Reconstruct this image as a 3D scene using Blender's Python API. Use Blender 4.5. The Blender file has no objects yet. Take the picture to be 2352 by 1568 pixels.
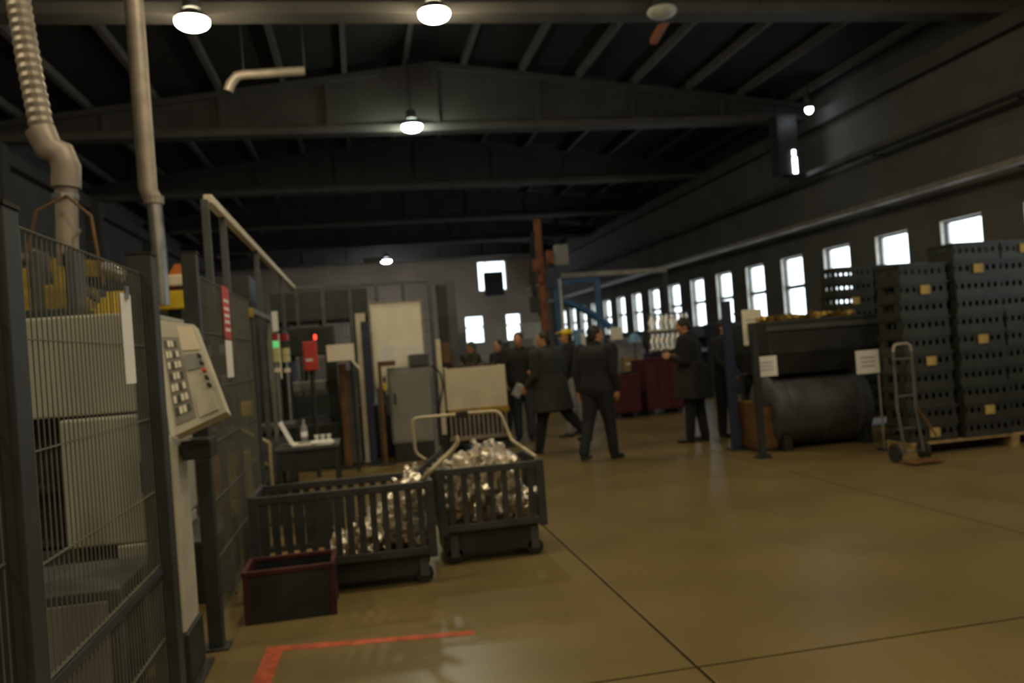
import bpy, bmesh, math, random
from mathutils import Vector, Matrix
import numpy as np
random.seed(7)
S = bpy.context.scene
C = S.collection
PI = math.pi
# ------------------------------------------------------------------ camera
F, H = 1900.0, 1.55
YAW, PITCH, ROLL = map(math.radians, (10.4, 0.35, 4.3))
fw = Vector((math.sin(YAW)*math.cos(PITCH), math.cos(YAW)*math.cos(PITCH), math.sin(PITCH)))
rt0 = Vector((math.cos(YAW), -math.sin(YAW), 0)); up0 = rt0.cross(fw)
rt = rt0*math.cos(ROLL) - up0*math.sin(ROLL); up = rt.cross(fw)
cd = bpy.data.cameras.new('camera'); cam = bpy.data.objects.new('camera', cd); C.objects.link(cam)
cam.matrix_world = Matrix(((rt.x, up.x, -fw.x, 0), (rt.y, up.y, -fw.y, 0), (rt.z, up.z, -fw.z, H), (0, 0, 0, 1)))
cd.sensor_width = 36.0; cd.lens = F*36/2352
cd.clip_start = 0.05; cd.clip_end = 500
cd.dof.use_dof = True; cd.dof.focus_distance = 1.25; cd.dof.aperture_fstop = 5.0   # the hand-held picture is out of focus
S.camera = cam
S.view_settings.view_transform = 'Standard'; S.view_settings.look = 'None'
S.view_settings.gamma = 1.0; S.view_settings.use_curve_mapping = False
S.view_settings.exposure = 0.22
# ------------------------------------------------------------------ world
W = bpy.data.worlds.new('sky'); S.world = W; W.use_nodes = True
bg = W.node_tree.nodes['Background']; bg.inputs[0].default_value = (0.86, 0.93, 1.0, 1); bg.inputs[1].default_value = 3.6
LAMP_W = 1.0

# where a picture point meets a plane of the hall
def ray(px, py): return fw + rt*((px-1176)/F) - up*((py-784)/F)
def atz(px, py, z=0.0):
    r = ray(px, py); return r*((z-H)/r.z) + Vector((0, 0, H))
def atx(px, py, x):
    r = ray(px, py); return r*(x/r.x) + Vector((0, 0, H))
def aty(px, py, y):
    r = ray(px, py); return r*(y/r.y) + Vector((0, 0, H))

# ------------------------------------------------------------------ materials
def mat(name, col, rough=.6, metal=0., var=.25, scale=6., bump=.0, emit=0., col2=None, spec=.5):
    m = bpy.data.materials.new(name); m.use_nodes = True; nt = m.node_tree; b = nt.nodes['Principled BSDF']
    b.inputs['Roughness'].default_value = rough; b.inputs['Metallic'].default_value = metal
    b.inputs['Specular IOR Level'].default_value = spec
    tc = nt.nodes.new('ShaderNodeTexCoord'); no = nt.nodes.new('ShaderNodeTexNoise')
    no.inputs['Scale'].default_value = scale; no.inputs['Detail'].default_value = 5
    nt.links.new(tc.outputs['Object'], no.inputs['Vector'])
    mx = nt.nodes.new('ShaderNodeMix'); mx.data_type = 'RGBA'
    c2 = col2 or tuple(c*(1-var) for c in col)
    mx.inputs[6].default_value = (*col, 1); mx.inputs[7].default_value = (*c2, 1)
    rp = nt.nodes.new('ShaderNodeMapRange'); rp.inputs[1].default_value = .35; rp.inputs[2].default_value = .65
    nt.links.new(no.outputs['Fac'], rp.inputs[0]); nt.links.new(rp.outputs[0], mx.inputs[0])
    nt.links.new(mx.outputs[2], b.inputs['Base Color'])
    if bump:
        bp = nt.nodes.new('ShaderNodeBump'); bp.inputs['Strength'].default_value = bump; bp.inputs['Distance'].default_value = .01
        nt.links.new(no.outputs['Fac'], bp.inputs['Height']); nt.links.new(bp.outputs['Normal'], b.inputs['Normal'])
    if emit:
        b.inputs['Emission Color'].default_value = (*col, 1); b.inputs['Emission Strength'].default_value = emit
    return m
M = {}
M['floor'] = mat('worn yellowish concrete', (.195, .145, .058), .33, var=.3, scale=1.1, bump=.008, col2=(.15, .11, .043))
M['joint'] = mat('joint filler', (.05, .042, .03), .8)
M['redpaint'] = mat('red floor paint', (.55, .10, .035), .55, var=.5, scale=14)
M['wall'] = mat('grey wall plaster', (.15, .145, .13), .85, scale=.8, bump=.1)
M['wall_end'] = mat('beige wall plaster', (.55, .45, .35), .85, scale=.6)
M['reveal'] = mat('white window reveal', (.75, .72, .65), .7)
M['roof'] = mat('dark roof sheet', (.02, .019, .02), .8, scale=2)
M['concrete'] = mat('grey concrete girder', (.11, .104, .097), .85, scale=1.5, bump=.1)
M['purlin'] = mat('purlin concrete', (.15, .138, .125), .8)
M['dark'] = mat('dark painted steel', (.03, .032, .034), .5, var=.4)
M['darkgreen'] = mat('dark green painted steel', (.025, .034, .028), .5, var=.4)
M['slate'] = mat('slate grey steel', (.085, .09, .095), .45, var=.3)
M['greycab'] = mat('grey cabinet paint', (.27, .27, .26), .45, var=.15, scale=2)
M['mesh'] = mat('fence wire coating', (.15, .155, .13), .45)
M['post'] = mat('dark fence post coating', (.045, .05, .052), .5)
M['cream'] = mat('cream painted metal', (.74, .66, .50), .45, var=.12, scale=3)
M['beige'] = mat('beige console', (.58, .55, .44), .45, var=.15, scale=5)
M['key'] = mat('console key field', (.26, .25, .22), .5)
M['palegrey'] = mat('pale grey cabinet paint', (.52, .52, .45), .5, var=.15, scale=2)
M['white'] = mat('white board', (.90, .85, .70), .5, var=.08)
M['paper'] = mat('paper', (.85, .84, .82), .8, var=.05)
M['yellow'] = mat('yellow paint', (.75, .52, .02), .45, var=.2)
M['dullyellow'] = mat('dirty yellow paint', (.40, .27, .03), .55, var=.5, scale=12)
M['orange'] = mat('orange paint', (.60, .17, .03), .5, var=.3)
M['rustorange'] = mat('rusty dark orange paint', (.30, .09, .025), .6, var=.55, scale=5)
M['red'] = mat('red paint', (.62, .06, .04), .5, var=.2)
M['brown'] = mat('brown rusty paint', (.16, .075, .025), .6, var=.4)
M['dimred'] = mat('worn dark red rim', (.09, .018, .018), .6, var=.5)
M['darkred'] = mat('dark red steel', (.085, .01, .017), .5, var=.4)
M['blue'] = mat('blue steel', (.07, .17, .34), .45, var=.3)
M['darkblue'] = mat('dark blue post', (.03, .04, .09), .45)
M['brass'] = mat('brassy castings', (.35, .22, .05), .35, .7, var=.5)
M['alu'] = mat('bright aluminium casting', (.98, .91, .78), .24, .88, var=.1, scale=45, bump=.8)
M['dullsteel'] = mat('dull scratched steel', (.12, .125, .13), .55, .4, var=.5, scale=3)
M['steel'] = mat('brushed steel', (.5, .5, .5), .35, .9)
M['duct'] = mat('galvanised duct', (.36, .31, .26), .5, .3, var=.3)
M['tube'] = mat('beige tube handle', (.52, .45, .30), .4, .2)
M['cart'] = mat('grey cart steel', (.062, .065, .07), .5, .2, var=.35)
M['rubber'] = mat('black rubber', (.02, .02, .02), .8)
M['wood'] = mat('worn wood', (.38, .25, .10), .75, var=.4, scale=9)
M['crate'] = mat('dark plastic crate', (.036, .039, .026), .4, var=.4)
M['card'] = mat('yellowish label card', (.50, .36, .12), .7)
M['skin'] = mat('skin', (.50, .24, .12), .55, var=.1)
M['lip'] = mat('lips', (.36, .11, .08), .5)
M['eye'] = mat('dark eye', (.03, .02, .02), .2)
M['hair'] = mat('dark hair', (.025, .02, .017), .6, var=.5, scale=60, bump=.3)
M['greyhair'] = mat('greying hair', (.10, .09, .08), .6, var=.5, scale=60, bump=.3)
M['black'] = mat('black cloth', (.011, .011, .012), .85, var=.3, scale=20)
M['navy'] = mat('navy cloth', (.012, .013, .018), .85, scale=20)
M['greycoat'] = mat('grey wool coat', (.034, .035, .034), .9, scale=25, bump=.2)
M['olive'] = mat('olive brown cloth', (.06, .05, .03), .9, scale=20)
M['jeans'] = mat('dark jeans', (.04, .048, .07), .85, scale=20)
M['lightcloth'] = mat('light grey cloth', (.30, .30, .29), .9, scale=20)
M['shoe'] = mat('black shoe leather', (.015, .014, .013), .4)
M['bluefilm'] = mat('light blue plastic', (.22, .42, .68), .4)
M['plastic'] = mat('clear grey plastic film', (.30, .30, .32), .3, var=.4, scale=3)
M['lampglow'] = mat('warm lamp bowl', (1., .84, .54), .5, var=0, emit=110*LAMP_W)
M['lampglow2'] = mat('cool lamp bowl', (.88, 1., .78), .5, var=0, emit=90*LAMP_W)
M['lampfar'] = mat('far lamp bowl', (.92, .97, 1.), .5, var=0, emit=120*LAMP_W)
M['lampoff'] = mat('unlit lamp bowl', (.55, .55, .5), .3, var=0)
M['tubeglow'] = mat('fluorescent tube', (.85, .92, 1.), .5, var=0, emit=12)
M['ledred'] = mat('lit red lamp', (1., .05, .03), .5, var=0, emit=2.2)
M['ledgreen'] = mat('lit green lamp', (.15, .8, .25), .5, var=0, emit=.35)
M['lens_red'] = mat('red lamp lens', (.30, .02, .02), .3, var=0)
M['lens_yellow'] = mat('amber lamp lens', (.55, .50, .25), .3, var=0)
def glass():
    m = bpy.data.materials.new('window glass'); m.use_nodes = True; nt = m.node_tree
    nt.nodes.remove(nt.nodes['Principled BSDF']); o = nt.nodes['Material Output']
    t = nt.nodes.new('ShaderNodeBsdfTransparent'); t.inputs[0].default_value = (.93, .96, .96, 1)
    g = nt.nodes.new('ShaderNodeBsdfGlossy'); g.inputs['Roughness'].default_value = .03
    x = nt.nodes.new('ShaderNodeMixShader'); x.inputs[0].default_value = .08
    nt.links.new(t.outputs[0], x.inputs[1]); nt.links.new(g.outputs[0], x.inputs[2]); nt.links.new(x.outputs[0], o.inputs[0])
    return m
M['glass'] = glass()

# ------------------------------------------------------------------ mesh builder
class MB:
    def __init__(s): s.v = []; s.f = []; s.mi = []; s.cur = 0
    def add(s, vs, fs):
        o = len(s.v); s.v += [tuple(v) for v in vs]; s.f += [tuple(i+o for i in f) for f in fs]; s.mi += [s.cur]*len(fs); return s
    def box(s, x0, x1, y0, y1, z0, z1, bev=0.0):
        x0, x1 = sorted((x0, x1)); y0, y1 = sorted((y0, y1)); z0, z1 = sorted((z0, z1))
        if not bev:
            vs = [(x, y, z) for z in (z0, z1) for y in (y0, y1) for x in (x0, x1)]
            return s.add(vs, [(0, 2, 3, 1), (4, 5, 7, 6), (0, 1, 5, 4), (2, 6, 7, 3), (0, 4, 6, 2), (1, 3, 7, 5)])
        bm = bmesh.new(); bmesh.ops.create_cube(bm, size=1)
        for v in bm.verts:
            v.co = Vector(((x0+x1)/2+v.co.x*(x1-x0), (y0+y1)/2+v.co.y*(y1-y0), (z0+z1)/2+v.co.z*(z1-z0)))
        bmesh.ops.bevel(bm, geom=bm.edges[:], offset=min(bev, (x1-x0)*.45, (y1-y0)*.45, (z1-z0)*.45), segments=2, affect='EDGES', profile=.6)
        bm.verts.index_update(); s.add([v.co[:] for v in bm.verts], [[v.index for v in f.verts] for f in bm.faces]); bm.free(); return s
    def bar(s, a, b, w, h=None, upv=(0, 0, 1)):
        a = Vector(a); b = Vector(b); h = h or w; d = (b-a).normalized(); u = Vector(upv)
        if abs(d.dot(u)) > .98: u = Vector((1, 0, 0))
        r = d.cross(u).normalized(); u = r.cross(d)
        vs = [p + r*sx*w/2 + u*sy*h/2 for p in (a, b) for sy in (-1, 1) for sx in (-1, 1)]
        return s.add(vs, [(0, 1, 3, 2), (4, 6, 7, 5), (0, 4, 5, 1), (2, 3, 7, 6), (0, 2, 6, 4), (1, 5, 7, 3)])
    def tube(s, pts, r, n=12, rs=None, cap=True):
        pts = [Vector(p) for p in pts]; rings = []; o = len(s.v); vs = []; fs = []; pu = None
        for i, p in enumerate(pts):
            d = (pts[min(i+1, len(pts)-1)] - pts[max(i-1, 0)]).normalized()
            if pu is None:
                pu = Vector((0, 0, 1)) if abs(d.z) < .9 else Vector((1, 0, 0))
            a = d.cross(pu).normalized(); b = a.cross(d).normalized(); pu = b
            rr = rs[i] if rs else r
            vs += [p + a*math.cos(2*PI*k/n)*rr + b*math.sin(2*PI*k/n)*rr for k in range(n)]
        for i in range(len(pts)-1):
            for k in range(n):
                k2 = (k+1) % n; fs.append((i*n+k, i*n+k2, (i+1)*n+k2, (i+1)*n+k))
        if cap:
            fs.append(tuple(range(n))[::-1]); fs.append(tuple((len(pts)-1)*n+k for k in range(n)))
        return s.add(vs, fs)
    def ell(s, c, rx, ry, rz, n=16, m=10, rot=None):
        c = Vector(c); vs = []; fs = []
        for j in range(1, m):
            t = PI*j/m
            for k in range(n):
                a = 2*PI*k/n; v = Vector((rx*math.sin(t)*math.cos(a), ry*math.sin(t)*math.sin(a), rz*math.cos(t)))
                vs.append(c + (rot @ v if rot else v))
        t0 = Vector((0, 0, rz)); vs += [c+(rot@t0 if rot else t0), c-(rot@t0 if rot else t0)]
        T = len(vs)-2
        for j in range(m-2):
            for k in range(n):
                k2 = (k+1) % n; fs.append((j*n+k, (j+1)*n+k, (j+1)*n+k2, j*n+k2))
        for k in range(n):
            k2 = (k+1) % n; fs.append((T, k, k2)); fs.append((T+1, (m-2)*n+k2, (m-2)*n+k))
        return s.add(vs, fs)
    def rc(s, a, b, ra, rb, n=12):           # rounded cone between two joints
        a = Vector(a); b = Vector(b); s.ell(a, ra, ra, ra, n, 8); s.ell(b, rb, rb, rb, n, 8)
        if (b-a).length > 1e-4: s.tube([a, b], 0, n, rs=[ra, rb])
        return s
    def prism(s, pts, d):                    # closed outline (list of Vectors) pushed along d
        n = len(pts); d = Vector(d); vs = [Vector(p) for p in pts] + [Vector(p)+d for p in pts]
        fs = [tuple(range(n))[::-1], tuple(range(n, 2*n))] + [(i, (i+1) % n, n+(i+1) % n, n+i) for i in range(n)]
        return s.add(vs, fs)
    def mesh(s, name, mats, smooth=False):
        me = bpy.data.meshes.new(name); me.from_pydata(s.v, [], s.f)
        for m in (mats if isinstance(mats, (list, tuple)) else [mats]): me.materials.append(m)
        if any(s.mi): me.polygons.foreach_set('material_index', s.mi)
        bm = bmesh.new(); bm.from_mesh(me); bmesh.ops.recalc_face_normals(bm, faces=bm.faces); bm.to_mesh(me); bm.free()
        if smooth:
            me.polygons.foreach_set('use_smooth', [True]*len(me.polygons))
            try: me.set_sharp_from_angle(angle=math.radians(40))
            except Exception: pass
        me.update(); return me
    def build(s, name, m, parent=None, smooth=False, **kw):
        return link(name, s.mesh(name, m, smooth), parent, **kw)
def link(name, me, parent=None, loc=None, rz=0., label=None, cat=None, group=None, kind=None):
    o = bpy.data.objects.new(name, me); C.objects.link(o)
    if parent: o.parent = parent
    if loc is not None: o.location = loc
    if rz: o.rotation_euler = (0, 0, rz)
    if label: o['label'] = label
    if cat: o['category'] = cat
    if group: o['group'] = group
    if kind: o['kind'] = kind
    return o
def thing(name, label, cat, loc=(0, 0, 0), rz=0., group=None, kind=None):
    return link(name, None, None, loc, rz, label, cat, group, kind)
def copy_tree(o, parent=None):
    c = o.copy(); C.objects.link(c); c.parent = parent
    for ch in kids.get(o.name, []): copy_tree(ch, c)
    return c
kids = {}
def index_kids(o):
    kids[o.name] = [c for c in bpy.data.objects if c.parent == o]
    for c in kids[o.name]: index_kids(c)
def B(*a, **k): return MB().box(*a, **k)
def U(s, b): return Vector((random.uniform(s, b),)).x if False else random.uniform(s, b)

# ================================================================== SETTING
XR, XL, YE, YF = 11.4, -7.4, 47.9, -5.0
ZB, XP = 6.7, 2.1                                # girder underside, ridge line
def roof_z(x): return 8.35 - abs(x-XP)*.125
# floor: concrete slabs with sawn joints
fl = B(XL-.3, XR+.3, YF-.3, YE+.3, -.3, -.02).build('floor', M['joint'], kind='structure')
xs = [XL, -4.5, -1.55, 1.43, 4.4, 7.35, XR]; ys = [YF, -1.0, 3.66, 8.35, 13, 17.7, 22.4, 27.1, 31.8, 36.5, 41.2, YE]
for i in range(len(xs)-1):
    for j in range(len(ys)-1):
        g = .009
        B(xs[i]+g, xs[i+1]-g, ys[j]+g, ys[j+1]-g, -.02, 0, bev=.004).build('floor_slab', M['floor'], fl)
pa, pb, pc = atz(585, 1575), atz(640, 1492), atz(1080, 1452)
m = MB(); w = .1
pts = [Vector((-.66, 3.75, .0005)), Vector((-.56, 3.75, .0005)), Vector((-.53, 4.66, .0005)), Vector((.5, 4.50, .0005)), Vector((.5, 4.57, .0005)), Vector((-.62, 4.76, .0005))]
MB().prism(pts, (0, 0, .0012)).build('painted_line', M['redpaint'], fl, label='faded red painted corner line on the floor')
# walls
def wall_with_holes(name, m, axis, c0, c1, u0, u1, z0, z1, holes, top=None):
    mb = MB(); holes = sorted(holes); cu = u0
    def bx(a, b, za, zb):
        if b-a < 1e-4 or zb-za < 1e-4: return
        if axis == 'x': mb.box(c0, c1, a, b, za, zb)
        else: mb.box(a, b, c0, c1, za, zb)
    for (a, b, za, zb) in holes:
        bx(cu, a, z0, z1); bx(a, b, z0, za); bx(a, b, zb, z1); cu = b
    bx(cu, u1, z0, z1)
    return mb.build(name, m, kind='structure')
WZ0, WZ1 = 1.66, 3.38
win_y = [13.95+2.1*k for k in range(-6, 16)]
wall_with_holes('wall_right', M['wall'], 'x', XR, XR+.24, YF-.34, YE+.34, 0, 7.4, [(y-.56, y+.56, WZ0, WZ1) for y in win_y])
e1, e2, e3 = aty(1091, 760, YE), aty(1181, 760, YE), aty(1132, 640, YE)
end_w = [(e1.x-.55, e1.x+.55, 1.9, 3.5), (e2.x-.45, e2.x+.45, 1.9, 3.5)]
up_w = (7.05, 8.75, 4.9, 6.66)
# the gable wall has one high window standing clear above the low ones
mbw = MB()
def zrow(za, zb, hs):
    cu = XL-.34
    for a, b in sorted(hs):
        mbw.box(cu, a, YE, YE+.34, za, zb); cu = b
    mbw.box(cu, XR+.34, YE, YE+.34, za, zb)
zrow(0, 1.9, []); zrow(1.9, 3.5, [(a, b) for a, b, _, _ in end_w]); zrow(3.5, up_w[2], []); zrow(up_w[2], up_w[3], [(up_w[0], up_w[1])]); zrow(up_w[3], 8.5, [])
mbw.build('wall_back', M['wall_end'], kind='structure')
B(XL-.34, XL, YF-.34, YE+.34, 0, 7.4).build('wall_left', M['wall'], kind='structure')
B(XL-.34, XR+.34, YF-.34, YF, 0, 8.5).build('wall_front', M['wall'], kind='structure')
# one window: white reveals, frame, sash bar, two panes
wn = 0
def window(axis, c, u0, u1, z0, z1, split=.47, transom=True):
    global wn; wn += 1
    r = link('window_%d' % wn, None, None, kind='structure')
    def bx(mb, a, b, d0, d1, za, zb):
        if axis == 'x': mb.box(c+d0, c+d1, a, b, za, zb)
        else: mb.box(a, b, c+d0, c+d1, za, zb)
        return mb
    q = MB()
    for a, b, za, zb in ((u0, u0+.015, z0, z1), (u1-.015, u1, z0, z1), (u0+.015, u1-.015, z1-.015, z1)): bx(q, a, b, .005, .235, za, zb)
    q.build('reveal', M['reveal'], r)
    q = MB(); bx(q, u0-.03, u1+.03, -.04, .1, z0-.03, z0+.012); q.build('window_sill', M['reveal'], r)
    q = MB(); f = .045
    for a, b, za, zb in ((u0+.015, u0+.015+f, z0+.012, z1-.015), (u1-.015-f, u1-.015, z0+.012, z1-.015), (u0+.06, u1-.06, z1-.06, z1-.015), (u0+.06, u1-.06, z0+.012, z0+.06)):
        bx(q, a, b, .1, .15, za, zb)
    q.build('window_frame', M['slate'], r)
    zs = z1-(z1-z0)*split
    if transom:
        q = MB(); bx(q, u0+.06, u1-.06, .09, .16, zs-.05, zs+.05); q.build('transom', M['slate'], r)
    for za, zb in (((z0+.06, zs-.05), (zs+.05, z1-.06)) if transom else ((z0+.06, z1-.06),)):
        q = MB(); bx(q, u0+.06, u1-.06, .12, .126, za, zb); q.build('pane', M['glass'], r)
    return r
for y in win_y: window('x', XR, y-.56, y+.56, WZ0, WZ1)
for a, b, c_, d_ in end_w: window('y', YE, a, b, c_, d_, .42)
window('y', YE, up_w[0], up_w[1], up_w[2], up_w[3], .5, False)
# roof, purlins, tapered girders
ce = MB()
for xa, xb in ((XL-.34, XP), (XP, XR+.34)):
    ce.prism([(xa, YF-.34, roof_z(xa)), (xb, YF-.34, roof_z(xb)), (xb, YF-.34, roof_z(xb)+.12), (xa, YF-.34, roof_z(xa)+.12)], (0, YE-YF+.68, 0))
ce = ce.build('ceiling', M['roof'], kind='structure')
x = XP-.65-1.35*6
while x < XR:
    if x > XL: B(x-.055, x+.055, YF, YE, roof_z(x)-.2, roof_z(x)-.03).build('purlin', M['purlin'], ce)
    x += 1.35
GY = [12.4+6.5*k for k in range(-2, 6)]
for gy in GY:
    g = MB()
    o = [(XL, 0, ZB), (XR, 0, ZB), (XR, 0, roof_z(XR)-.22), (XP, 0, roof_z(XP)-.22), (XL, 0, roof_z(XL)-.22)]
    g.prism([(a, gy-.07, c) for a, b, c in o], (0, .14, 0))
    g.box(XL, XR, gy-.2, gy+.2, ZB-.12, ZB+.04)
    for xa, xb in ((XL, XP), (XP, XR)):
        g.prism([(xa, gy-.2, roof_z(xa)-.32), (xb, gy-.2, roof_z(xb)-.32), (xb, gy-.2, roof_z(xb)-.2), (xa, gy-.2, roof_z(xa)-.2)], (0, .4, 0))
    gd = g.build('ceiling_beam', M['concrete'], kind='structure')
    for xx in (-5, -2.6, -.3, 2.1, 4.5, 6.8, 9.1):
        B(xx-.06, xx+.06, gy-.13, gy+.13, ZB+.04, roof_z(xx)-.32).build('web_stiffener', M['concrete'], gd)
for i, gy in enumerate(GY):
    for xx, n in ((XL+.2, 'column'),):
        B(xx-.2, xx+.2, gy-.2, gy+.2, 0, ZB-.12, bev=.02).build('column', M['concrete'] if xx < 0 else M['wall'], kind='structure')
# eaves beams and trunking along the walls
for n, (xx, z, s_) in enumerate(((XR-.12, 6.3, .22), (XL+.12, 6.3, .22))):
    B(xx-s_/2, xx+s_/2, YF, YE, z, z+.35).build('trim_%d' % (n+1), M['concrete'], kind='structure')
def tray(label, x, z, s_, m):
    t = thing('cable_tray', label, 'cable tray', (x, 21, z))
    B(-s_/2, s_/2, -22, 26.5, -.02, .0).build('tray_bottom', m, t)
    MB().box(-s_/2, -s_/2+.01, -22, 26.5, 0, .08).box(s_/2-.01, s_/2, -22, 26.5, 0, .08).build('tray_side', m, t)
    for y in range(-21, 27, 4): B(s_/2, XR-x, y-.02, y+.02, -.05, -.02).build('bracket', M['dark'], t)
tray('long pale cable tray just above the window row on the right wall', XR-.5, 3.95, .22, M['duct'])
tray('long dark cable tray high on the right wall above the pale one', XR-.45, 5.1, .3, M['concrete'])

# ================================================================== LAMPS
def lamp(loc, glow, label, group='high-bay lamps under the roof', drop=.35, r=.23, lit=True):
    t = thing('high_bay_lamp', label, 'lamp', loc, group=group)
    MB().tube([(0, 0, .42), (0, 0, roof_z(loc[0])-.03-loc[2])], .012, 8).build('stem', M['dark'], t)
    MB().tube([(0, 0, .2), (0, 0, .24), (0, 0, .40), (0, 0, .42)], 0, 16, rs=[.10, .12, .10, .06]).build('ballast_housing', M['slate'], t, smooth=True)
    MB().tube([(0, 0, .06), (0, 0, .12), (0, 0, .2)], 0, 24, rs=[r*1.02, r*.8, .11], cap=False).build('reflector', M['slate'], t, smooth=True)
    MB().ell((0, 0, .03), r, r, .11, 24, 12).build('lamp_bowl', glow, t, smooth=True)
    return t
lamp(tuple(aty(441, 45, 11.9)-Vector((0, 0, .07))), M['lampglow'], 'lit warm high-bay lamp, leftmost of the two near lamps at the top')
lamp(tuple(aty(997, 27, 11.9)-Vector((0, 0, .07))), M['lampglow'], 'lit warm high-bay lamp, right one of the two near lamps at the top')
lamp(tuple(aty(946, 288, 18.35)-Vector((0, 0, .07))), M['lampglow2'], 'lit greenish white high-bay lamp hanging midway down the hall')
lamp(tuple(aty(887, 598, 42.5)-Vector((0, 0, .07))), M['lampfar'], 'small far white lamp beside a short pale pipe', r=.26)
lamp(tuple(aty(1858, 247, 17.6)-Vector((0, 0, .07))), M['tubeglow'], 'dim small white lamp high above the right windows', r=.09)
lamp(tuple(aty(1520, 20, 11.9)-Vector((0, 0, .07))), M['lampoff'], 'unlit high-bay lamp under the nearest girder')
for x, y in ((-4.4, 5.3), (0.2, 5.3), (3.9, 5.3), (8.0, 5.3), (1.5, 1.6), (6.0, -1.2), (-3, -1.2), (1.5, -3.4)):
    lamp((x, y, 6.35), M['lampglow'], 'lit high-bay lamp above and behind the viewpoint', 'lamps out of view overhead')
# hanging dark heater with a bright slit on its flank
h = thing('unit_heater', 'dark box-shaped unit heater hung high at right with two bright slits', 'heater', (0, 0, 0))
a = aty(1782, 262, 18.15); b = aty(1840, 400, 18.15)
B(a.x, b.x, 18.15, 18.55, b.z, a.z, bev=.02).build('casing', M['dark'], h)
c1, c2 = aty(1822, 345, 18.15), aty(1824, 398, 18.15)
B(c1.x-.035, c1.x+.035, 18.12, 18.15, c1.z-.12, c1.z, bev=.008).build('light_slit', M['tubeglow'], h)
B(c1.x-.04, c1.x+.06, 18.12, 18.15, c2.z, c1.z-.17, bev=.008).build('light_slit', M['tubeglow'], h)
MB().tube([(a.x+.1, 18.4, a.z), (a.x+.1, 18.4, roof_z(a.x+.1))], .015, 6).tube([(b.x-.1, 18.4, a.z), (b.x-.1, 18.4, roof_z(b.x-.1))], .015, 6).build('hanger_rod', M['dark'], h)
# far pipe by the lamp
q = aty(835, 598, 42); MB().tube([(q.x, 42.2, q.z), (q.x+.95, 42.2, q.z+.02)], .12, 10).build('ceiling_pipe', M['duct'], smooth=True, label='short pale pipe beside the small far lamp', cat='pipe')
# ceiling duct
a, b, c_ = aty(530, 192, 13.6), aty(560, 172, 13.6), aty(700, 163, 13.6)
t = thing('bent_ceiling_duct', 'thin galvanised duct with a bent end under the roof at top left', 'duct', (0, 0, 0))
MB().tube([a+Vector((-.05, 0, -.12)), a, (a+b)/2+Vector((0, 0, .05)), b, c_, ], .075, 10).build('duct_run', M['duct'], t, smooth=True)
for p in (b, c_): MB().tube([p, (p.x, p.y, 7.2)], .01, 6).build('hanger_rod', M['dark'], t)
# diagonal braces by the near lamps
for (p0, p1, l) in (((1500, 40), (1535, 42), 'orange-lit diagonal brace under the girder by the unlit lamp'), ):
    a = aty(1532, 42, 12.65); b = aty(1500, 88, 13.6); b.z = a.z-.02
    MB().bar(a, b, .12, .1).build('roof_brace', M['orange'], label=l, cat='brace')  # orange lamplight on the brace is put into its paint colour
# big end-of-hall dark box in front of the high window
q = aty(1134, 652, 44); t = thing('hoist_box', 'black hoist box hanging in front of the high end window', 'hoist', (q.x, 44, q.z-.66))
B(-.5, .5, -.3, .3, 0, 1.3, bev=.03).build('casing', M['dark'], t)
MB().tube([(-.4, 0, 1.2), (-.4, 0, 3.2)], .02, 6).tube([(.4, 0, 1.2), (.4, 0, 3.2)], .02, 6).build('hanger_rod', M['dark'], t)

# ================================================================== SAFETY FENCE
FX = -.9
YA, YB2 = atx(350, 950, FX).y, 4.86
Y0 = 2.30
YC = 7.3
fence = thing('safety_fence', 'dark wire mesh safety fence along the left machines', 'fence', (FX, 0, 0))
def post(y, h, w=.08, bolt=True):
    p = B(-w/2, w/2, y-w/2, y+w/2, .012, h, bev=.006).build('post', M['post'], fence)
    B(-w*.9, w*.9, y-w*.9, y+w*.9, 0, .012).build('foot_plate', M['post'], p)
    B(-w/2-.004, w/2+.004, y-w/2-.004, y+w/2+.004, h, h+.012).build('post_cap', M['rubber'], p)
post(Y0, 2.0, .1); post(YA, 2.06, .1); post(YB2, 2.2, .08); post(YC, 1.95, .06)
def mesh_panel(ya, yb, z0, z1, midrail=None):
    q = MB(); n = int((yb-ya)/.04)
    for i in range(n+1):
        y = ya+(yb-ya)*i/n; q.box(-.0018, .0018, y-.0018, y+.0018, z0, z1)
    nz = int((z1-z0)/.3)
    for j in range(nz+1):
        z = z0+(z1-z0)*j/nz
        q.box(.0018, .0055, ya, yb, z-.0018, z+.0018); q.box(-.0055, -.0018, ya, yb, z-.0018, z+.0018)
    q.build('wire_mesh', M['mesh'], fence, kind='stuff')
mesh_panel(Y0+.06, YA-.06, .12, 1.98); mesh_panel(YB2+.05, YC-.05, .12, 2.1)
mesh_panel(.9, Y0-.06, .12, 2.1)
B(-.012, .012, Y0+.05, YA-.05, .70, .73).build('mid_rail', M['post'], fence)
# notices on the fence
def flat_sheet(name, label, cat, ya, yb, z0, z1, m, x=FX+.012, extra=None):
    t = thing(name, label, cat, (x, (ya+yb)/2, z0)); hw = (yb-ya)/2
    B(0, .004, -hw, hw, 0, z1-z0).build('sheet', m, t)
    if extra: extra(t, hw, z1-z0)
    return t
def lines(t, hw, h, n=6, m='greycab'):
    for i in range(n): B(.004, .0046, -hw*.75, hw*(.75-.2*(i % 3)), h*(.12+.76*i/n), h*(.12+.76*i/n)+h*.02).build('print_line', M[m], t)
a, b = atx(266, 672, FX), atx(304, 880, FX)
t = flat_sheet('paper_notice', 'white paper notice clipped to the near mesh fence', 'notice', a.y, b.y, b.z, a.z, M['paper'])
B(.003, .012, -.02, .02, a.z-b.z-.02, a.z-b.z+.03).build('clip', M['steel'], t)
a, b = atx(503, 655, FX), atx(527, 775, FX)
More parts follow.
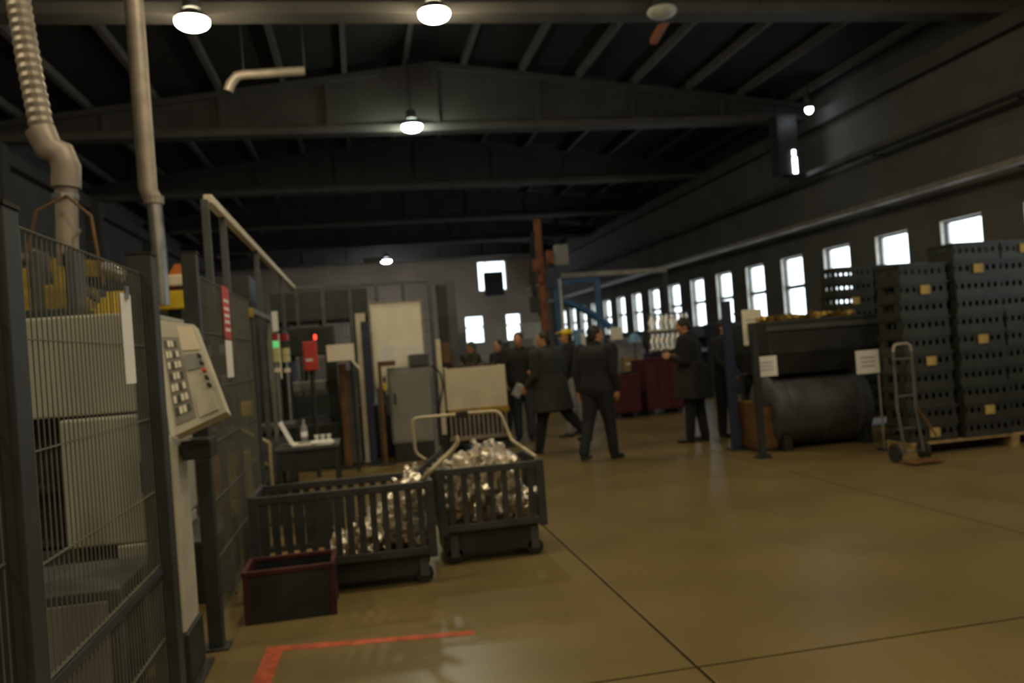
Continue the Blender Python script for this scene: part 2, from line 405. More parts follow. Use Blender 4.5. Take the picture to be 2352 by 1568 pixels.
def redp(t, hw, h):
    for i, zz in enumerate((.15, .3, .42, .55, .7)): B(.004, .0046, -hw*.7, hw*.7, h*zz, h*zz+.02).build('print_line', M['paper'], t)
flat_sheet('safety_poster', 'red poster with pale print on the fence beyond the console', 'poster', a.y, b.y, a.z-.36, a.z, M['red'], extra=redp, x=FX+.012)
flat_sheet('paper_notice', 'pale blank paper hanging under the red fence poster', 'notice', a.y, b.y-.02, atx(515, 868, FX).z, a.z-.37, M['paper'])

# tall enclosure frame behind
EZ = 2.78; EX = -.98
ya, yb = atx(477, 462, EX).y, atx(676, 668, EX).y
enc = thing('machine_enclosure', 'tall machine enclosure with a sloping pale top rail seen past the fence', 'enclosure', (EX, 0, 0))
B(-.03, .03, ya, yb, EZ-.06, EZ, bev=.008).build('top_rail', M['cream'], enc, label='pale top rail')
for px in (477, 515, 586, 640, 672):
    y = atx(px, 560, EX).y
    B(-.025, .025, y-.025, y+.025, 0, EZ-.06, bev=.006).build('post', M['slate'], enc)
xc = aty(985, 655, yb).x - EX
B(.03, xc, yb-.03, yb+.03, EZ-.06, EZ, bev=.006).build('cross_rail', M['slate'], enc)
for k in range(1, 6):
    xx = xc*k/5; B(xx-.03, xx+.03, yb-.03, yb+.03, 0, EZ-.06, bev=.006).build('post', M['slate'], enc)
for k in range(5):
    q = MB(); x0, x1 = xc*k/5+.03, xc*(k+1)/5-.03; n = int((x1-x0)/.06)
    for i in range(n+1):
        xx = x0+(x1-x0)*i/n; q.box(xx-.003, xx+.003, yb-.003, yb+.003, .1, EZ-.08)
    for j in range(13): q.box(x0, x1, yb+.003, yb+.009, .1+.2*j, .106+.2*j)
    q.build('wire_mesh', M['slate'], enc, kind='stuff')
# low gate frame with yellow edge
q = MB(); y1 = YC; 
t = thing('gate_frame', 'narrow gate frame with a yellow edge strip next to the safety fence', 'gate', (FX, YC+.05, 0))
B(-.02, .02, 0, .05, .0, 2.05, bev=.004).build('gate_post', M['dullyellow'], t)
B(-.02, .02, .05, 1.4, 2.0, 2.05, bev=.004).build('gate_rail', M['mesh'], t)
B(-.02, .02, 1.4, 1.45, .0, 2.05, bev=.004).build('gate_post', M['mesh'], t)
# yellow tubular guard by the table
a, b = atz(560, 986, .85), atz(640, 1022, .75)
t = thing('guard_rail', 'bent yellowish tube guard running down to the laptop table', 'guard rail', (0, 0, 0))
a = Vector((-1.3, 8.9, .92)); b = Vector((-.92, 8.25, .80))
MB().tube([(a.x, a.y, 0), a+Vector((0, 0, -.05)), a+Vector((.03, -.05, 0)), b], .018, 8).tube([b, (b.x, b.y, 0)], .018, 8).build('tube', M['tube'], t, smooth=True)
MB().tube([a+Vector((0, 0, -.25)), b+Vector((0, 0, -.22))], .012, 8).build('cross_tube', M['dullyellow'], t, smooth=True)
# yellow junction box
q = aty(570, 940, 8.9); t = thing('junction_box', 'small yellow box fixed low beside the gate frame', 'electrical box', (q.x, 8.9, q.z-.07))
B(-.075, .075, 0, .1, 0, .15, bev=.012).build('box_body', M['yellow'], t)
B(-.06, .06, -.008, 0, .015, .135, bev=.004).build('box_lid', M['yellow'], t)
MB().tube([(0, .05, 0), (0, .05, -.6), (0, .05, -q.z+.07)], .012, 6).build('conduit', M['dark'], t)

# ================================================================== LEFT MACHINES
# grey machine cabinet behind the mesh
cab = thing('machine_cabinet', 'large grey machine cabinet standing behind the near mesh fence', 'machine cabinet', (0, 0, 0))
x0, x1 = -2.2, -1.33; y = 5.6
B(x0, x1, y, y+1.2, 1.32, 1.95, bev=.015).build('upper_housing', M['palegrey'], cab)
B(x0+.33, x1, y-.03, y+1.2, .5, 1.30, bev=.015).build('side_door', M['palegrey'], cab, label='lighter lower door panel')
B(x1-.25, x1, y-.05, y+1.15, .0, .49, bev=.01).build('plinth_panel', M['palegrey'], cab)
B(x0, x0+.31, y+.25, y+1.2, .12, 1.30).build('recess_back', M['dark'], cab)
B(x0, x1-.27, y+.1, y+1.15, .0, .48, bev=.01).build('plinth', M['slate'], cab)
B(x0+.05, x0+.3, y+.1, y+.25, .85, .88).build('shelf', M['dark'], cab)
B(x0+.05, x0+.3, y+.1, y+.25, .5, .53).build('shelf', M['dark'], cab)
MB().tube([(x1-.06, y-.06, .8), (x1-.06, y-.09, .82), (x1-.06, y-.09, 1.0), (x1-.06, y-.06, 1.02)], .01, 8).build('door_handle', M['dark'], cab)
# low grey front plinth closer to the fence
t = thing('floor_cabinet', 'low grey steel floor cabinet close behind the mesh fence', 'cabinet', (-1.55, 4.2, 0))
B(-.55, .35, 0, .7, 0, .55, bev=.012).build('cabinet_body', M['slate'], t)
B(-.5, -.1, -.012, 0, .05, .5, bev=.005).build('door', M['greycab'], t)
B(-.07, .3, -.012, 0, .05, .5, bev=.005).build('door', M['greycab'], t)
# yellow robot with hoses
rb = thing('industrial_robot', 'yellow industrial robot arm with dark hoses above the grey cabinet', 'robot', (-2.25, 7.3, 0))
B(-.3, .3, -.3, .3, 0, 1.75, bev=.03).build('pedestal', M['dark'], rb)
MB().tube([(0, 0, 1.75), (0, 0, 1.95)], .24, 20).build('turntable', M['dullyellow'], rb, smooth=True)
MB().tube([(-.14, 0, 2.12), (.14, 0, 2.12)], .17, 20).build('shoulder', M['dullyellow'], rb, smooth=True)
MB().bar((.02, 0, 2.12), (-.42, -.1, 2.5), .14, .16).build('lower_arm', M['dullyellow'], rb)
MB().tube([(-.52, -.1, 2.5), (-.3, -.1, 2.5)], .12, 16).build('elbow', M['dark'], rb, smooth=True)
MB().bar((-.42, -.1, 2.5), (.25, -.15, 2.42), .12, .13).build('upper_arm', M['dullyellow'], rb)
MB().tube([(.25, -.15, 2.42), (.42, -.16, 2.36)], .06, 14).build('wrist', M['steel'], rb, smooth=True)
for k in range(5):
    o = k*.05
    MB().tube([(-.25+o, -.2, 1.9), (-.4+o, -.28, 2.15+o), (-.2+o, -.3, 2.45-o*.5), (.1+o, -.25, 2.3-o)], .017, 6).build('hose', M['rubber'] if k % 2 else M['dark'], rb, smooth=True)
# valve manifold, yellow brown clutter left of it
a = aty(25, 590, 6.2); b = aty(205, 735, 6.2)
vm = thing('valve_manifold', 'yellow and dark valve manifold with pipes on top of the cabinet at far left', 'valve manifold', (0, 0, 0))
B(a.x, b.x, 5.95, 6.35, 1.95, 2.03, bev=.01).build('tray', M['dark'], vm)
for k in range(6):
    xx = a.x+.05+(b.x-a.x-.1)*k/5; hgt = .14+.12*((k*7) % 3)
    B(xx-.035, xx+.035, 6.05, 6.25, 2.03, 2.06+hgt, bev=.01).build('valve_block', M['dullyellow'] if k % 3 != 2 else M['slate'], vm)
    MB().tube([(xx, 6.15, 2.06+hgt), (xx, 6.15, 2.14+hgt), (xx+.05, 6.15, 2.2+hgt)], .014, 8).build('valve_pipe', M['duct'] if k % 2 else M['dark'], vm, smooth=True)
MB().bar((a.x, 6.15, 2.03), (a.x, 6.15, 2.56), .03).build('side_bar', M['dullyellow'], vm)
MB().tube([(a.x+.05, 6.3, 2.4), (a.x+.15, 6.3, 2.75), (a.x+.35, 6.3, 2.85), (a.x+.5, 6.3, 2.7), (a.x+.55, 6.3, 2.2)], .012, 8).build('arched_hose', M['brown'], vm, smooth=True)
# yellow guard panel
a, b = aty(205, 672, 6.4), aty(318, 735, 6.4)
yg = thing('yellow_guard', 'yellow corrugated guard sheet behind the mesh above the grey cabinet', 'guard', (0, 0, 0))
n = 9
for k in range(n):
    xa = a.x+(b.x-a.x)*k/n; xb = a.x+(b.x-a.x)*(k+1)/n
    B(xa+.003, xb-.003, 6.4, 6.425, max(1.95, b.z), a.z-.12*max(0, 3-k)/3, bev=.004).build('slat', M['yellow'], yg)
B(a.x, b.x, 6.425, 6.45, b.z+.03, b.z+.07).build('back_rail', M['dark'], yg)
# yellow box plus beige/orange housing right of the post
a, b = aty(385, 668, 7.0), aty(437, 707, 7.0)
HY = 7.0
yb_ = thing('yellow_machine_head', 'bright yellow machine box topped by a beige housing and an orange cap', 'machine', (0, 0, 0))
B(a.x-.1, b.x, 7.0, 7.3, b.z, a.z, bev=.01).build('yellow_box', M['yellow'], yb_)
a2, b2 = aty(360, 632, 7.0), aty(432, 655, 7.0)
B(a2.x, b2.x, 7.0, 7.25, b2.z, a2.z, bev=.015).build('beige_housing', M['cream'], yb_)
B(a2.x+.04, b2.x-.02, 7.02, 7.23, a.z, b2.z).build('spacer', M['darkred'], yb_)
a3 = aty(407, 605, 7.0)
MB().prism([(a2.x+.08, 7.03, a2.z), (b2.x-.0, 7.03, a2.z), (b2.x-.02, 7.03, a3.z), (b2.x-.1, 7.03, a3.z+.0)], (0, .18, 0)).build('orange_cap', M['orange'], yb_)
MB().bar((a.x+.02, 7.15, 0), (a.x+.02, 7.15, b.z), .1, .1).build('support_column', M['dark'], yb_)
# ducts
def corr(pts, r, ribs):
    P = [Vector(p) for p in pts]; out = []; rs = []
    for i in range(len(P)-1):
        n = max(2, int((P[i+1]-P[i]).length/ribs)*2)
        for k in range(n):
            out.append(P[i].lerp(P[i+1], k/n)); rs.append(r*(1.0 if k % 2 else .88))
    out.append(P[-1]); rs.append(r); return out, rs
dy = 6.5; g1 = [aty(*p, dy) for p in ((45, 0), (65, 150), (92, 318))]; g1 = [g1[0]+(g1[0]-g1[1])*3] + g1
g1 = [Vector((-2.26, dy, 7.2)), Vector((-2.25, dy, 4.3)), Vector((-2.21, dy, 3.85)), Vector((-2.15, dy, 3.33))]
du = thing('corrugated_duct', 'corrugated exhaust duct dropping from the roof to the far left machine', 'duct', (0, 0, 0))
o, rs = corr(g1, .085, .06); MB().tube(o, 0, 14, rs=rs).build('flexible_hose', M['duct'], du, smooth=False)
MB().tube([(-2.17, dy, 3.38), (-2.12, dy, 3.24), (-2.04, dy, 3.2), (-2.01, dy, 3.1), (-2.02, dy, 2.95)], .1, 14).build('elbow', M['duct'], du, smooth=True)
MB().tube([(-2.02, dy, 2.97), (-2.05, dy, 2.3), (-2.05, dy, 1.95)], .075, 14).build('drop_pipe', M['duct'], du, smooth=True)
MB().tube([(-2.03, dy, 2.86), (-2.03, dy, 2.90)], .09, 14).build('pipe_collar', M['steel'], du)
du = thing('exhaust_pipe', 'straight galvanised exhaust pipe rising beside the control console', 'pipe', (0, 0, 0))
MB().tube([(-1.56, 6.9, 7.2), (-1.55, 6.9, 3.0), (-1.51, 6.9, 2.9)], .07, 14).build('upper_pipe', M['duct'], du, smooth=True)
MB().tube([(-1.51, 6.9, 2.92), (-1.5, 6.9, 2.5), (-1.5, 6.9, 2.08)], .055, 14).build('lower_pipe', M['steel'], du, smooth=True)
MB().tube([(-1.512, 6.9, 2.88), (-1.512, 6.9, 2.94)], .075, 14).build('pipe_collar', M['duct'], du)
# console
co = thing('control_console', 'beige machine control console with a sloping key panel between the fence posts', 'control console', (0, 0, 0))
cy = 4.35
pa, pb, pc_, pd = aty(362, 735, cy+.35), aty(445, 745, cy+.25), aty(520, 945, cy-.1), aty(402, 1000, cy-.05)
th = (pb-pa).cross(pd-pa).normalized()*.05
if th.y < 0: th = -th
MB().prism([pa, pb, pc_, pd], th).build('sloping_panel', M['beige'], co)
nrm = -th.normalized()*.004
def onp(u, v): return (pa*(1-u)+pb*u)*(1-v) + (pd*(1-u)+pc_*u)*v
def patch(u0, u1, v0, v1, mt, name, k=1.0):
    MB().prism([onp(u0, v0)+nrm*.01, onp(u1, v0)+nrm*.01, onp(u1, v1)+nrm*.01, onp(u0, v1)+nrm*.01], nrm*k).build(name, M[mt], co)
patch(.06, .45, .16, .93, 'key', 'key_field'); patch(.5, .92, .04, .3, 'cream', 'upper_plate'); patch(.5, .9, .34, .5, 'greycab', 'display', 1.5)
for i in range(4):
    for j in range(7):
        u = .10+.08*i; v = .2+.1*j
        patch(u, u+.055, v, v+.06, 'white' if (i+j) % 3 else 'slate', 'key', 2.2)
for j in range(5): patch(.84, .91, .36+.08*j, .39+.08*j, 'dark' if j != 2 else 'red', 'push_button', 5)
patch(.52, .88, .74, .95, 'beige', 'wrist_plate', 1.5)
pe = pd+Vector((-.02, 0, 0)); 
q0 = aty(363, 770, cy+.36); q1 = aty(390, 1000, cy+.0)
MB().prism([pa, pd, pd+Vector((-.03, .34, 0)), pa+Vector((-.03, .12, 0))], (-.02, 0, 0)).build('side_cheek', M['beige'], co)
pl = aty(388, 1200, 4.3).x; B(pl-.055, pl+.045, 4.3, 4.62, .27, 1.22, bev=.01).build('pedestal', M['beige'], co); B(pl-.06, pl+.06, 4.28, 4.64, .02, .27, bev=.01).build('pedestal_base', M['dark'], co)
B(pl-.1, pl+.1, 4.25, 4.66, 0, .02, bev=.005).build('foot_plate', M['dark'], co)
B(pl+.06, pl+.2, 4.4, 4.6, 1.1, 1.2, bev=.01).build('bracket', M['dark'], co)
# wooden pallets seen through the gap
def pallet_box(label, x, y, z, w, d, h):
    t = thing('wooden_crate', label, 'crate', (x, y, z))
    for k in range(3):
        zz = h*k/3; B(-w/2, w/2, -d/2, -d/2+.02, zz+.005, zz+h/3-.012).build('board', M['wood'], t)
        B(-w/2, w/2, d/2-.02, d/2, zz+.005, zz+h/3-.012).build('board', M['wood'], t)
    for sx in (-1, 1): B(sx*(w/2-.03)-.02, sx*(w/2-.03)+.02, -d/2+.02, d/2-.02, 0, h).build('cleat', M['wood'], t)
    B(-w/2+.055, w/2-.055, -d/2+.02, d/2-.02, .02, .04).build('bottom_board', M['wood'], t)
pallet_box('low slatted wooden crate on the floor behind the console', -1.3, 7.8, 0, .5, .5, .42)
pallet_box('wooden crate stacked on the low crate behind the console', -1.3, 7.8, .42, .46, .46, .36)
t = thing('green_machine_base', 'dark green machine base behind the near fence post', 'machine', (-1.22, 5.9, 0))
B(-.12, .18, -.1, .9, 0, .42, bev=.02).build('base_body', M['darkgreen'], t)
MB().tube([(.02, -.12, .3), (.02, -.1, .3)], .04, 12).build('drain_plug', M['dark'], t)
# press machines within the enclosure
def press(label, x, y, w, d, h, m='dark'):
    t = thing('press_machine', label, 'machine', (x, y, 0))
    B(-w/2, w/2, -d/2, d/2, 0, h*.32, bev=.02).build('machine_bed', M[m], t)
    for sx in (-1, 1):
        B(sx*w*.42-w*.08, sx*w*.42+w*.08, -d/2*.8, d/2*.8, h*.32, h*.8, bev=.01).build('side_column', M[m], t)
    B(-w/2, w/2, -d/2, d/2, h*.8, h, bev=.02).build('press_head', M[m], t)
    B(-w*.3, w*.3, -d*.3, d*.3, h*.55, h*.62, bev=.01).build('ram', M['steel'], t)
    MB().tube([(0, 0, h*.62), (0, 0, h*.8)], .08, 12).build('piston_rod', M['steel'], t, smooth=True)
    B(-w*.4, w*.4, -d*.4, d*.4, h*.32, h*.35).build('work_table', M['slate'], t)
    return t
press('dark press machine furthest left behind the grey cabinet', -3.6, 9.6, 1.8, 1.4, 2.5)
press('dark press machine behind the enclosure posts', -2.0, 11.2, 1.5, 1.4, 2.35, 'darkgreen')
press('dark press machine behind the red box in the enclosure', -.76, 12.6, .8, 1.0, 2.05, 'darkgreen')
press('large dark press deep in the hall left of the whiteboard', -3.2, 17.5, 2.4, 2.0, 3.3)
press('dark machine row piece beyond the enclosure cross rail', -.7, 17.0, 1.8, 1.6, 2.9, 'darkgreen')
# tool trolley/dark bench below the gate
t = thing('tool_bench', 'dark steel bench under the stack lights next to the gate frame', 'bench', (-1.35, 9.9, 0))
B(-.45, .55, -.3, .3, .82, .87, bev=.006).build('bench_top', M['slate'], t)
for sx in (-.42, .5):
    for sy in (-.26, .26): B(sx-.02, sx+.02, sy-.02, sy+.02, 0, .82).build('leg', M['dark'], t)
B(-.4, .5, -.25, .25, .2, .75, bev=.01).build('drawer_block', M['dark'], t)
for k in range(3): B(-.38, .48, -.262, -.25, .23+.17*k, .38+.17*k, bev=.004).build('drawer', M['slate'], t)
# stack lights
for n, (px, lit, lab) in enumerate(((637, True, 'signal tower light with a red and a lit green lens, left of the pair'), (661, False, 'signal tower light with a red lens, right of the pair, not lit green'))):
    p0 = aty(px, 868, 9.85); p1 = aty(px, 765, 9.85); hh = p1.z-p0.z; w = .045
    t = thing('signal_tower', lab, 'signal light', (p0.x, 9.85, .87))
    zb = p0.z-.87
    B(-.075, -.06, -.01, .01, zb, zb+hh*1.0).build('frame_strip', M['white'], t)
    MB().tube([(0, 0, 0), (0, 0, zb+hh*.35)], .014, 10).build('pole', M['steel'], t, smooth=True)
    MB().tube([(0, 0, zb+hh*.13), (0, 0, zb+hh*.22)], .04, 14).build('clamp', M['cream'], t, smooth=True)
    for j, mm in enumerate(('lens_yellow', 'lens_yellow', 'ledgreen' if lit else 'darkgreen', 'lens_red')):
        z = zb+hh*(.36+.16*j); MB().tube([(0, 0, z), (0, 0, z+hh*.15)], w, 16).build('lens', M[mm], t, smooth=True)
    MB().ell((0, 0, zb+hh*1.0), .04, .04, .02, 14, 8).build('lens_cap', M['dark'], t, smooth=True)
a, b = aty(623, 715, 10.4), aty(640, 760, 10.4)
t = thing('wall_panel_sign', 'narrow white sign above the signal lights', 'sign', (0, 0, 0))
B(a.x, b.x, 10.4, 10.42, b.z, a.z).build('sign_plate', M['paper'], t)
MB().tube([((a.x+b.x)/2, 10.43, 0), ((a.x+b.x)/2, 10.43, a.z)], .012, 8).build('sign_pole', M['mesh'], t)
# red bin / box + red lamp
a, b = aty(694, 785, 11.3), aty(731, 850, 11.3)
t = thing('fire_box', 'red wall-style fire box standing on a dark pole in the enclosure', 'fire box', (0, 0, 0))
B(a.x, b.x, 11.3, 11.46, b.z, a.z, bev=.012).build('box_body', M['red'], t)
B(a.x+.015, b.x-.015, 11.29, 11.3, b.z+.015, a.z-.06, bev=.003).build('box_door', M['red'], t)
MB().tube([((a.x+b.x)/2, 11.4, 0), ((a.x+b.x)/2, 11.4, b.z)], .03, 10).build('pole', M['dark'], t)
B(a.x+.03, b.x-.06, 11.285, 11.29, b.z+.13, b.z+.16).build('print_line', M['paper'], t)
q = aty(722, 775, 11.2); t = thing('warning_lamp', 'tiny lit red warning lamp above the red box', 'lamp', (q.x, 11.38, a.z))
MB().tube([(0, 0, 0), (0, 0, .02)], .025, 12).build('lamp_base', M['dark'], t)
MB().tube([(0, 0, .02), (0, 0, .075), (0, 0, .09)], 0, 12, rs=[.02, .02, .01]).build('lamp_lens', M['ledred'], t, smooth=True)
# white sign board with orange machine
a, b = aty(749, 793, 11.5), aty(815, 826, 11.5)
t = thing('sign_board', 'blank cream sign board on a post between the red box and the whiteboard', 'sign', (0, 0, 0))
B(a.x, b.x, 11.5, 11.52, b.z, a.z, bev=.004).build('sign_plate', M['white'], t)
MB().bar((b.x-.05, 11.53, b.z+.02), (b.x+.06, 11.53, b.z-.13), .03).build('brace', M['white'], t)
MB().tube([(b.x-.05, 11.55, 0), (b.x-.05, 11.55, a.z)], .02, 8).build('sign_pole', M['dark'], t)
a, b = aty(776, 835, 11.9), aty(805, 985, 11.9)
t = thing('orange_rail_column', 'dull orange vertical machine column under the cream sign board', 'machine column', (0, 0, 0))
B(a.x, b.x, 11.9, 12.15, 0.04, a.z, bev=.012).build('column_body', M['brown'], t)
B(a.x-.05, b.x+.05, 11.85, 12.2, 0, .04).build('foot_plate', M['dark'], t)
B(b.x, b.x+.14, 11.92, 12.1, .1, a.z-.1, bev=.01).build('cable_duct', M['slate'], t)
# blue dark post and cream frame
a, b = aty(818, 720, 12.3), aty(846, 830, 12.3)
t = thing('frame_panel', 'tall narrow cream framed panel left of the whiteboard', 'panel', (0, 0, 0))
MB().box(a.x-.02, a.x+.05, 12.3, 12.34, .02, a.z).box(a.x+.05, b.x, 12.3, 12.34, a.z-.12, a.z).build('panel_frame', M['cream'], t)
B(a.x+.06, b.x-.04, 12.31, 12.33, .05, a.z-.13).build('panel_fill', M['slate'], t)
B(a.x-.1, b.x, 12.25, 12.4, 0, .02).build('foot_plate', M['dark'], t)
q = aty(838, 760, 12.1); MBp = thing('blue_post', 'slim dark blue post standing just left of the whiteboard', 'post', (q.x, 12.1, 0))
B(-.045, .045, -.045, .045, .015, aty(838, 742, 12.1).z, bev=.006).build('post_body', M['darkblue'], MBp)
B(-.1, .1, -.1, .1, 0, .015).build('foot_plate', M['dark'], MBp)
# whiteboard
wb = thing('whiteboard', 'big cream whiteboard on a stand behind the grey cabinet', 'whiteboard', (0, 0, 0))
a, b = aty(849, 699, 12.6), aty(976, 845, 12.6)
B(a.x, b.x, 12.6, 12.62, b.z-.25, a.z, bev=.004).build('board', M['white'], wb)
for x0, x1, z0, z1 in ((a.x-.02, b.x+.02, a.z, a.z+.025), (a.x-.02, a.x, b.z-.25, a.z), (b.x, b.x+.02, b.z-.25, a.z)):
    B(x0, x1, 12.59, 12.63, z0, z1).build('board_frame', M['duct'], wb)
for xx in (a.x+.03, b.x-.03): MB().tube([(xx, 12.65, 0), (xx, 12.65, a.z)], .018, 8).build('stand_leg', M['duct'], wb)
p, q = aty(872, 795, 12.58), aty(912, 832, 12.58)
t = thing('paper_sheet', 'white paper stuck low left on the whiteboard', 'paper', (p.x, 12.592, q.z)); B(0, q.x-p.x, 0, .004, 0, p.z-q.z).build('sheet', M['paper'], t)
p, q = aty(930, 793, 12.58), aty(976, 815, 12.58)
t = thing('paper_sheet', 'wide white paper stuck low right on the whiteboard', 'paper', (p.x, 12.592, q.z)); B(0, q.x-p.x, 0, .004, 0, p.z-q.z).build('sheet', M['paper'], t)
# grey cabinet in front
gc = thing('control_cabinet', 'grey steel control cabinet in front of the whiteboard', 'cabinet', (0, 0, 0))
a, b = aty(890, 845, 12.1), aty(1000, 1010, 12.1)
x0, x1, zt = a.x, b.x-.01, a.z
B(x0, x1, 12.1, 12.5, .27, zt, bev=.012).build('cabinet_body', M['greycab'], gc)
B(x0+.02, x1-.1, 12.085, 12.1, .3, zt-.06, bev=.006).build('door', M['greycab'], gc)
d = B(x0+.06, x0+.09, 12.06, 12.085, .85, 1.0, bev=.005).build('door_handle', M['dark'], gc)
B(x1-.28, x1, 12.05, 12.45, zt, zt+.17, bev=.01).build('top_unit', M['slate'], gc)
B(x0+.02, x1, 12.12, 12.5, 0, .27, bev=.01).build('plinth', M['dark'], gc)
t = thing('tool_upright', 'brown orange tool upright with hanging tools left of the grey cabinet', 'tool rack', (0, 0, 0))
a = aty(868, 850, 11.9); b = aty(888, 1050, 11.9)
B(a.x, a.x+.05, 11.9, 11.95, 0, a.z+.05, bev=.005).build('upright', M['brown'], t)
B(a.x-.06, a.x+.15, 11.85, 12.05, 0, .03).build('foot_plate', M['dark'], t)
B(a.x, a.x+.25, 11.9, 11.95, a.z+.05, a.z+.12, bev=.005).build('arm', M['brown'], t)
B(a.x+.06, a.x+.1, 11.88, 11.93, a.z-.3, a.z-.18, bev=.01).build('yellow_handle', M['yellow'], t)
B(a.x+.07, a.x+.14, 11.88, 11.93, a.z-.65, a.z-.35, bev=.015).build('hanging_tool', M['dark'], t)
MB().tube([(a.x+.08, 11.9, a.z-.1), (a.x+.08, 11.9, a.z-.2)], .02, 10).build('hook', M['dark'], t)
t = thing('reflection_blocker', 'added low dark block hiding the floor reflection behind the whiteboard legs', 'light blocker', (.4, 13.2, 0))  # added dark block, covers the bright sky reflection on the floor
B(-.55, .6, -.4, .2, .06, .82, bev=.02).build('base_body', M['dark'], t); B(-.5, .55, -.35, .15, 0, .06).build('blocker_foot', M['rubber'], t)
for k in range(3): B(-.5+.36*k, -.2+.36*k, -.412, -.4, .15, .72, bev=.004).build('blocker_plate', M['dark'], t)
# tall dark post right of the whiteboard, red rod & hose
q0, q1 = aty(983, 655, 14.2), aty(992, 840, 14.2)
t = thing('machine_mast', 'tall dark steel mast rising right of the whiteboard', 'mast', (q0.x+.22, 14.25, 0))
B(-.08, .08, -.08, .08, .02, q0.z, bev=.008).build('mast_tube', M['darkgreen'], t)
B(-.18, .18, -.18, .18, 0, .02).build('foot_plate', M['dark'], t)
B(.08, .24, -.05, .05, 1.3, q0.z+.05, bev=.008).build('cable_channel', M['slate'], t)
B(-.07, .07, -.12, -.08, 1.35, 1.7, bev=.01).build('switch_box', M['brown'], t)
a, b = aty(1000, 780, 12.5), aty(1020, 960, 12.5)
t = thing('cream_panel', 'narrow cream panel with a dark hose beside the big pale bin', 'panel', (0, 0, 0))
B(a.x, b.x+.03, 12.5, 12.54, .3, a.z, bev=.006).build('panel_sheet', M['cream'], t)
B(a.x, a.x+.04, 12.5, 12.58, 0, .3).build('leg', M['dark'], t); B(b.x-.01, b.x+.03, 12.5, 12.58, 0, .3).build('leg', M['dark'], t)
h0 = aty(990, 840, 12.4); h1 = aty(1012, 858, 12.4); h2 = aty(1006, 955, 12.4)
MB().tube([h0, h0.lerp(h1, .5)+Vector((0, 0, .02)), h1, h1+Vector((.02, 0, -.2)), h2], .014, 8).build('hose', M['rubber'], t, smooth=True)

# conveyor bin
bn = thing('parts_washer', 'wide pale steel bin on a barred dark base in the middle distance', 'bin', (0, 0, 0))
a, b = aty(1021, 846, 12.6), aty(1166, 930, 12.6)
x0, x1, zt, zb_ = a.x, b.x, a.z-.01, b.z+.0
B(x0, x1, 12.6, 12.62, zb_, zt).build('front_sheet', M['cream'], bn)
B(x0, x1, 13.5, 13.52, zb_, zt).build('back_sheet', M['cream'], bn)
B(x0, x0+.02, 12.62, 13.5, zb_, zt).build('side_sheet', M['cream'], bn); B(x1-.02, x1, 12.62, 13.5, zb_, zt).build('side_sheet', M['cream'], bn)
B(x0+.02, x1-.02, 12.62, 13.5, zb_, zb_+.02).build('bottom_sheet', M['slate'], bn)
B(x0, x1+.02, 12.58, 12.62, zb_-.1, zb_-.002, bev=.006).build('frame_rail', M['dullyellow'], bn)
for k in range(13):
    xx = x0+.04+(x1-x0-.08)*k/12; B(xx-.014, xx+.014, 12.585, 12.61, zb_-.42, zb_-.1).build('bar', M['duct'], bn)
B(x0, x1+.02, 12.58, 12.62, zb_-.48, zb_-.42, bev=.006).build('frame_rail', M['duct'], bn)
B(x0, x1, 12.66, 13.5, .1, zb_-.02, bev=.01).build('base_box', M['dark'], bn)
for xx in (x0+.03, x1-.03):
    for yy in (12.63, 13.45): B(xx-.03, xx+.03, yy-.03, yy+.03, 0, zb_-.48 if yy < 13 else .1).build('leg', M['dark'], bn)
# heap of reddish parts on the bin
for k in range(22):
    q = MB(); r_ = .05+.02*random.random()
    q.tube([(0, 0, -.03), (0, 0, .03)], r_, 8); q.box(-.1, .1, -.02, .02, -.02, .02); q.box(.07, .1, -.02, .02, -.02, .07)
    lay = k//11; c = k % 11
    o = q.build('rusty_casting', M['darkred'] if k % 3 else M['olive'], label='rusty casting heaped in the wide pale bin', cat='casting', group='rusty castings in the pale bin',
                loc=(x0+.14+(x1-x0-.28)*c/10, 12.8+.12*(k % 3), zt-.10+.09*lay)); o.rotation_euler = (random.random()*3, random.random()*3, random.random()*3)
q = B(x0+.05, x1-.05, 12.65, 13.45, zb_+.02, zt-.17); q.build('casting_fill', M['darkred'], bn, kind='stuff', label='packed rusty castings below the heap')

# ================================================================== LAPTOP TABLE
tb = thing('work_table', 'small dark work table holding the laptop and bottle', 'table', (0, 0, 0))
tx0, tx1, ty0, ty1, tz = -.88, -.27, 8.2, 8.75, .74
B(tx0, tx1, ty0, ty1, tz-.03, tz, bev=.004).build('tabletop', M['slate'], tb)
for xx in (tx0+.03, tx1-.03):
    for yy in (ty0+.03, ty1-.03): B(xx-.02, xx+.02, yy-.02, yy+.02, 0, tz-.03).build('leg', M['dark'], tb)
B(tx0+.05, tx1-.05, ty0+.02, ty0+.04, .52, .70, bev=.004).build('apron_drawer', M['dark'], tb)
B(tx0+.05, tx1-.05, ty0+.03, ty1-.03, .18, .2).build('lower_shelf', M['dark'], tb)
lp = thing('laptop', 'open white laptop seen side-on at the left end of the work table', 'laptop', (tx0+.16, 8.42, tz))
B(0, .25, -.12, .14, 0, .016, bev=.004).build('laptop_base', M['white'], lp)
MB().prism([(0, -.12, .016), (-.012, -.12, .014), (-.115, -.12, .235), (-.103, -.12, .24)], (0, .27, 0)).build('laptop_screen', M['paper'], lp)
B(.05, .2, -.1, .1, .016, .018).build('keyboard', M['greycab'], lp)
ps = thing('paper_stack', 'stack of white papers on the right half of the work table', 'papers', (-.44, 8.36, tz))
for k in range(4): 
    o = B(-.1, .11, -.12, .15, k*.006, k*.006+.005).build('sheet', M['paper'], ps); o.rotation_euler = (0, 0, (k-1.5)*.06)
bt = thing('water_bottle', 'clear plastic water bottle behind the laptop', 'bottle', (-.62, 8.64, tz))
